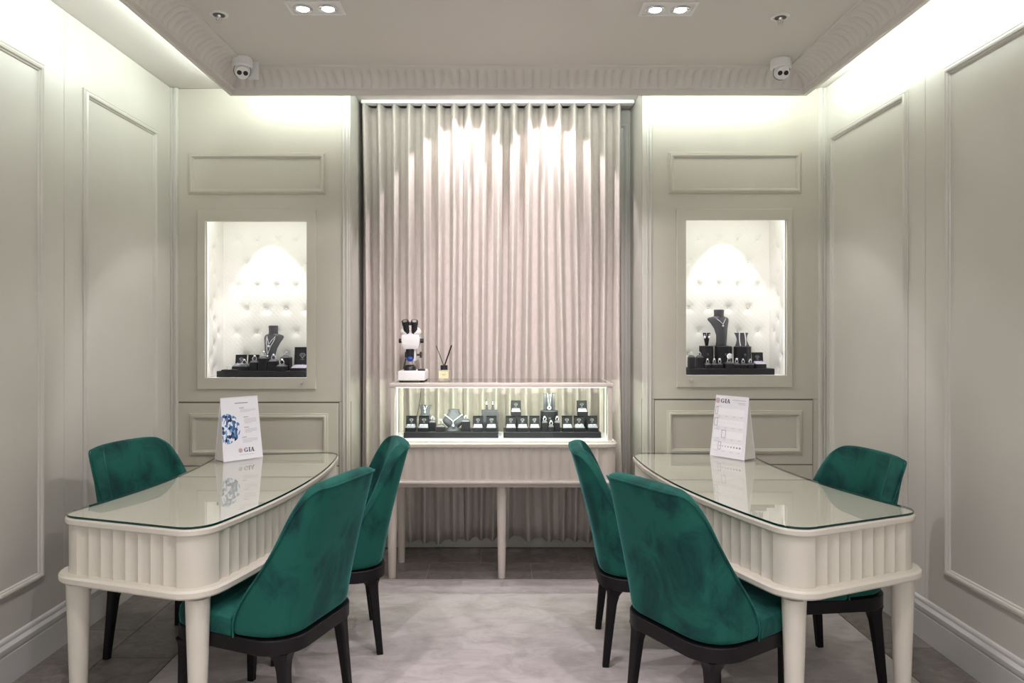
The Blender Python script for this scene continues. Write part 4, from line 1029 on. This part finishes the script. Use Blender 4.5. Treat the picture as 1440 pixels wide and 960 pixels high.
r1 = obj('box_riser', box(NB(), px(598, 4.40)-0.03, px(598, 4.40)+0.03, 4.375, 4.43, t1, t1+0.06, 0.001, 1), M['black']); tag(r1, 'black riser under the small flared necklace stand', 'display riser')
flared(px(598, 4.40), 4.40, t1+0.0605, 0.076, 0.078, "small flared stand at the left of the glass case")
gs = 'ring stands in the glass case'
block(px(608.5, 4.33), 4.33, t1, 0.036, 0.054, 'narrow black ring stand left of the low grey bust', gs)
block(px(620, 4.29), 4.29, t1, 0.050, 0.034, "low black ring stand before the low grey bust", gs, ringr=0.010, gem=0.009)
block(px(655, 4.31), 4.31, t1, 0.050, 0.062, 'tall black ring stand right of the low grey bust', gs)
# low wide bust
lb = empty('necklace_bust', (px(638, 4.35), 4.35, t1), 'low wide grey necklace bust in the left half of the glass case', 'necklace bust')
bm = NB(); n = 32; ls = []
for t, rx_, ry_ in ((0, 0.040, 0.030), (0.07, 0.036, 0.028), (0.15, 0.032, 0.022), (0.24, 0.044, 0.028), (0.34, 0.058, 0.036), (0.44, 0.064, 0.040), (0.56, 0.061, 0.041), (0.70, 0.049, 0.038), (0.82, 0.037, 0.032), (0.90, 0.031, 0.029), (0.94, 0.033, 0.031), (1.0, 0.033, 0.031)):
    ls.append([(rx_*math.cos(2*PI*i/n), ry_*math.sin(2*PI*i/n)-0.02+0.05*t, t*0.118) for i in range(n)])
loops(bm, ls); obj('torso', bm, M['slate'], lb, True, angle=60)
bm = NB(); pts = [(q_*0.052, -0.071+0.05*0.55+0.028*abs(q_)**1.5, 0.118*(0.46+0.32*abs(q_)**0.9)) for q_ in [i/8 for i in range(-8, 9)]]; tube(bm, pts, 0.0026, 6); tube(bm, [(0, -0.045, 0.053), (0, -0.044, 0.036)], 0.003, 6); ball(bm, (0, -0.046, 0.030), 0.008, 10, 6)
o = obj('necklace', bm, M['gem']); o.location = o.location+lb.location; tag(o, 'diamond drop necklace on the low wide grey bust', 'necklace')
# earring stand on box behind
r2 = obj('box_riser', box(NB(), px(689, 4.41)-0.050, px(689, 4.41)+0.050, 4.385, 4.44, t1, t1+0.110, 0.002, 1), M['grey']); tag(r2, 'grey riser under the pair of earring posts in the glass case', 'display riser')
for k, x in enumerate((684.5, 693)):
    bm = NB(); loops(bm, [[(sx*a, sy*0.004, zz) for sx, sy in ((-1, -1), (1, -1), (1, 1), (-1, 1))] for a, zz in ((0.010, 0), (0.006, 0.02), (0.007, 0.05))])
    o = obj('earring_post', bm, M['grey']); o.location = (px(x, 4.41), 4.41, t1+0.1103); tag(o, ('left' if k == 0 else 'right')+' small grey earring post on the grey riser', 'display stand')
    bm = NB(); ball(bm, (0, 0, 0), 0.0045, 10, 6); ball(bm, (0, 0, -0.010), 0.0055, 10, 6)
    o = obj('earring', bm, M['gem']); o.location = (px(x, 4.41), 4.398, t1+0.1103+0.032); tag(o, 'drop earring hanging on the '+('left' if k == 0 else 'right')+' grey earring post', 'earring')
# drum with pendant board
drx, dry = px(772.5, 4.36), 4.375
drum(drx, dry, t2, 0.052, 0.112, 'black drum riser in the right half of the glass case', 'drum risers')
pb = empty('pendant_board', (drx, dry, t2+0.1122), 'upright grey pendant board on the drum in the glass case', 'display stand')
obj('board', box(NB(), -0.034, 0.034, -0.006, 0.010, 0.0, 0.100, 0.003, 2), M['grey'], pb)
bm = NB(); box(bm, -0.018, -0.015, -0.0068, -0.006, 0.0, 0.1); box(bm, 0.015, 0.018, -0.0068, -0.006, 0, 0.1); obj('groove', bm, M['black'], pb, False)
bm = NB(); tube(bm, [(-0.013, -0.004, 0.100), (-0.008, -0.010, 0.07), (-0.002, -0.010, 0.028), (0.002, -0.010, 0.028), (0.008, -0.010, 0.07), (0.013, -0.004, 0.100)], 0.0012, 5)
tube(bm, [(0.009*math.cos(2*PI*i/16), -0.012, 0.016+0.009*math.sin(2*PI*i/16)) for i in range(16)], 0.003, 6, True)
o = obj('necklace', bm, M['gem']); o.location = o.location+pb.location; tag(o, 'long chain with ring pendant on the upright grey board', 'necklace')
for x, yy, hh, nm in ((766, 4.295, 0.056, "left ring stand of the trio before the drum"), (775, 4.275, 0.034, "lowest middle ring stand of the trio before the drum"), (783.5, 4.295, 0.056, "right ring stand of the trio before the drum")):
    block(px(x, yy), yy, t2, 0.031, hh, nm, gs, gem=0.006)

# --- left niche
z = pz(531, YC)
yn = YC+0.14
t3 = tray(px(305, YC+0.06), px(430, YC+0.06), YC+0.055, YC+0.25, z+0.0002, 0.036, 'black display tray in the left wall niche')
Y1 = YC+0.10
gl2 = 'ring stands in the left niche'
bust(px(381, YC+0.19), YC+0.185, t3, 0.135, 0.275, 'charcoal necklace bust in the left wall niche', None, yaw=-0.25, chains=2, pend=0.36)
for x, hh, w_, yy, nm in ((343.5, 0.032, 0.052, Y1, "low ring stand beside the flat pad in the left niche"), (358, 0.055, 0.050, Y1+0.01, "medium ring stand left of the bust in the left niche"),
        (371, 0.080, 0.052, Y1-0.005, "tall ring stand directly before the bust in the left niche"), (384.5, 0.062, 0.052, Y1, "medium ring stand right of the tallest, in the left niche"),
        (396.5, 0.034, 0.056, Y1-0.02, "low ring stand at the front right of the left niche")):
    block(px(x, yy), yy, t3, w_, hh, nm, gl2, ringr=0.012, gem=0.008)
block(px(402.5, YC+0.19), YC+0.19, t3, 0.058, 0.082, "ring stand behind, right of the bust in the left niche", gl2, ringr=0.009, gem=0.006)
pd = obj('ring_pad', box(NB(), -0.045, 0.045, -0.035, 0.035, 0, 0.008, 0.002, 1), M['black']); pd.location = (px(324, Y1-0.01), Y1-0.005, t3+0.0002); tag(pd, 'flat black pad at the left end of the left niche tray', 'display stand')
put_ring((px(323, Y1), Y1-0.005, t3+0.0085), 0.010, 0.005, 'silver ring on the flat black pad in the left niche', 'left niche pad ring')
for x, nm in ((336.5, "left open box behind the ring stands of the left niche"), (354.5, "open box beside the bust in the left niche")):
    open_box(px(x, YC+0.19), YC+0.185, t3, 0.068, nm, 'open boxes in the left niche', 0.070, bh=0.024, necklace=(x < 340))
open_box(px(422, YC+0.12), YC+0.12, t3, 0.098, "large open box with lilac pad in the left niche", 'large box in the left niche', 0.125, bh=0.018, pad='lilac', necklace=True)

# --- right niche
z = pz(527.5, YC)
t4 = tray(px(966, YC+0.06), px(1089, YC+0.06), YC+0.055, YC+0.25, z+0.0002, 0.036, 'black display tray in the right wall niche')
yd = YC+0.175
dd_ = [(992.5, 0.0425, 0.135, 'black drum riser left in the right niche, under the earring stand'), (1017, 0.052, 0.133, 'black drum riser in the middle of the right niche, under the bust'), (1044, 0.052, 0.131, 'black drum riser right in the right niche, under the bracelets')]
for x, r_, h_, nm in dd_: drum(px(x, yd), yd if r_ > 0.05 else yd-0.01, t4, r_, h_, nm, 'drum risers')
bust(px(1014, yd), yd, t4+0.1332, 0.145, 0.225, 'charcoal necklace bust on the middle drum in the right wall niche', None, yaw=0.25, chains=1, pend=0.60)
flared(px(1043.5, yd), yd, t4+0.1312, 0.088, 0.084, "flared stand on the right drum of the right niche", False, 2)
ex = px(993, yd)
es = empty('earring_stand', (ex, yd-0.01, t4+0.1352), 'small black V-shaped earring stand on the left drum of the right niche', 'display stand')
bm = NB()
for s in (-1, 1): loops(bm, [[(s*0.002+a, b_, 0) for a, b_ in ((-0.006, -0.004), (0.006, -0.004), (0.006, 0.004), (-0.006, 0.004))], [(s*0.013+a, b_, 0.080) for a, b_ in ((-0.010, -0.004), (0.010, -0.004), (0.010, 0.004), (-0.010, 0.004))]])
obj('prongs', bm, M['black'], es, False)
for s in (-1, 1):
    bm = NB(); ball(bm, (0, 0, 0), 0.0075, 10, 6, 1, 1, 1.3); ball(bm, (0, 0, 0.015), 0.003, 8, 5)
    o = obj('earring', bm, M['gem']); o.location = (ex+s*0.014, yd-0.020, t4+0.1352+0.044); tag(o, ('left' if s < 0 else 'right')+' pearl drop earring on the V-shaped earring stand', 'earring')
gr2 = 'ring stands in the right niche'
for x, w_, hh, yy, nm in ((969.5, 0.038, 0.072, YC+0.10, 'tall black block at the left end of the right niche tray'), (981, 0.040, 0.072, YC+0.09, 'second tall black block from the left in the right niche')):
    block(px(x, yy)+0.012, yy, t4, w_, hh, nm, gr2, gem=0.004)
for x, w_, hh, g_, nm in ((995, 0.038, 0.028, 0.006, "leftmost low ring stand before the right niche's drums"), (1004.5, 0.032, 0.028, 0.007, "second low ring stand from left in the right niche"), (1012, 0.030, 0.028, 0.008, "low ring stand just left of the flower ring"),
        (1025, 0.052, 0.034, 0.010, 'wider black stand with the flower ring in the right niche'), (1036, 0.034, 0.028, 0.009, 'low black ring stand just right of the flower ring'), (1045, 0.034, 0.028, 0.006, "second low ring stand right of the flower ring"), (1055, 0.036, 0.028, 0.005, "low ring stand beside the open box in the right niche")):
    block(px(x, Y1-0.02), Y1-0.02, t4, w_, hh, nm, gr2, gem=g_, ringr=0.009)
bm = NB()
for k in range(8): ball(bm, (0.011*math.cos(k*PI/4), -0.004, 0.011*math.sin(k*PI/4)), 0.0065, 8, 5, 1, 0.5, 1)
ball(bm, (0, -0.006, 0), 0.006, 8, 5)
o = obj('brooch', bm, M['gem']); o.location = (px(1025, Y1-0.02)-0.002, Y1-0.045, t4+0.058); tag(o, 'large silver flower head before the ring on the wider stand in the right niche', 'jewel')
open_box(px(1068, Y1+0.01), Y1+0.01, t4, 0.066, "open box at the right end of the right niche", 'open box in the right niche', 0.070, bh=0.026, pad='lilac')
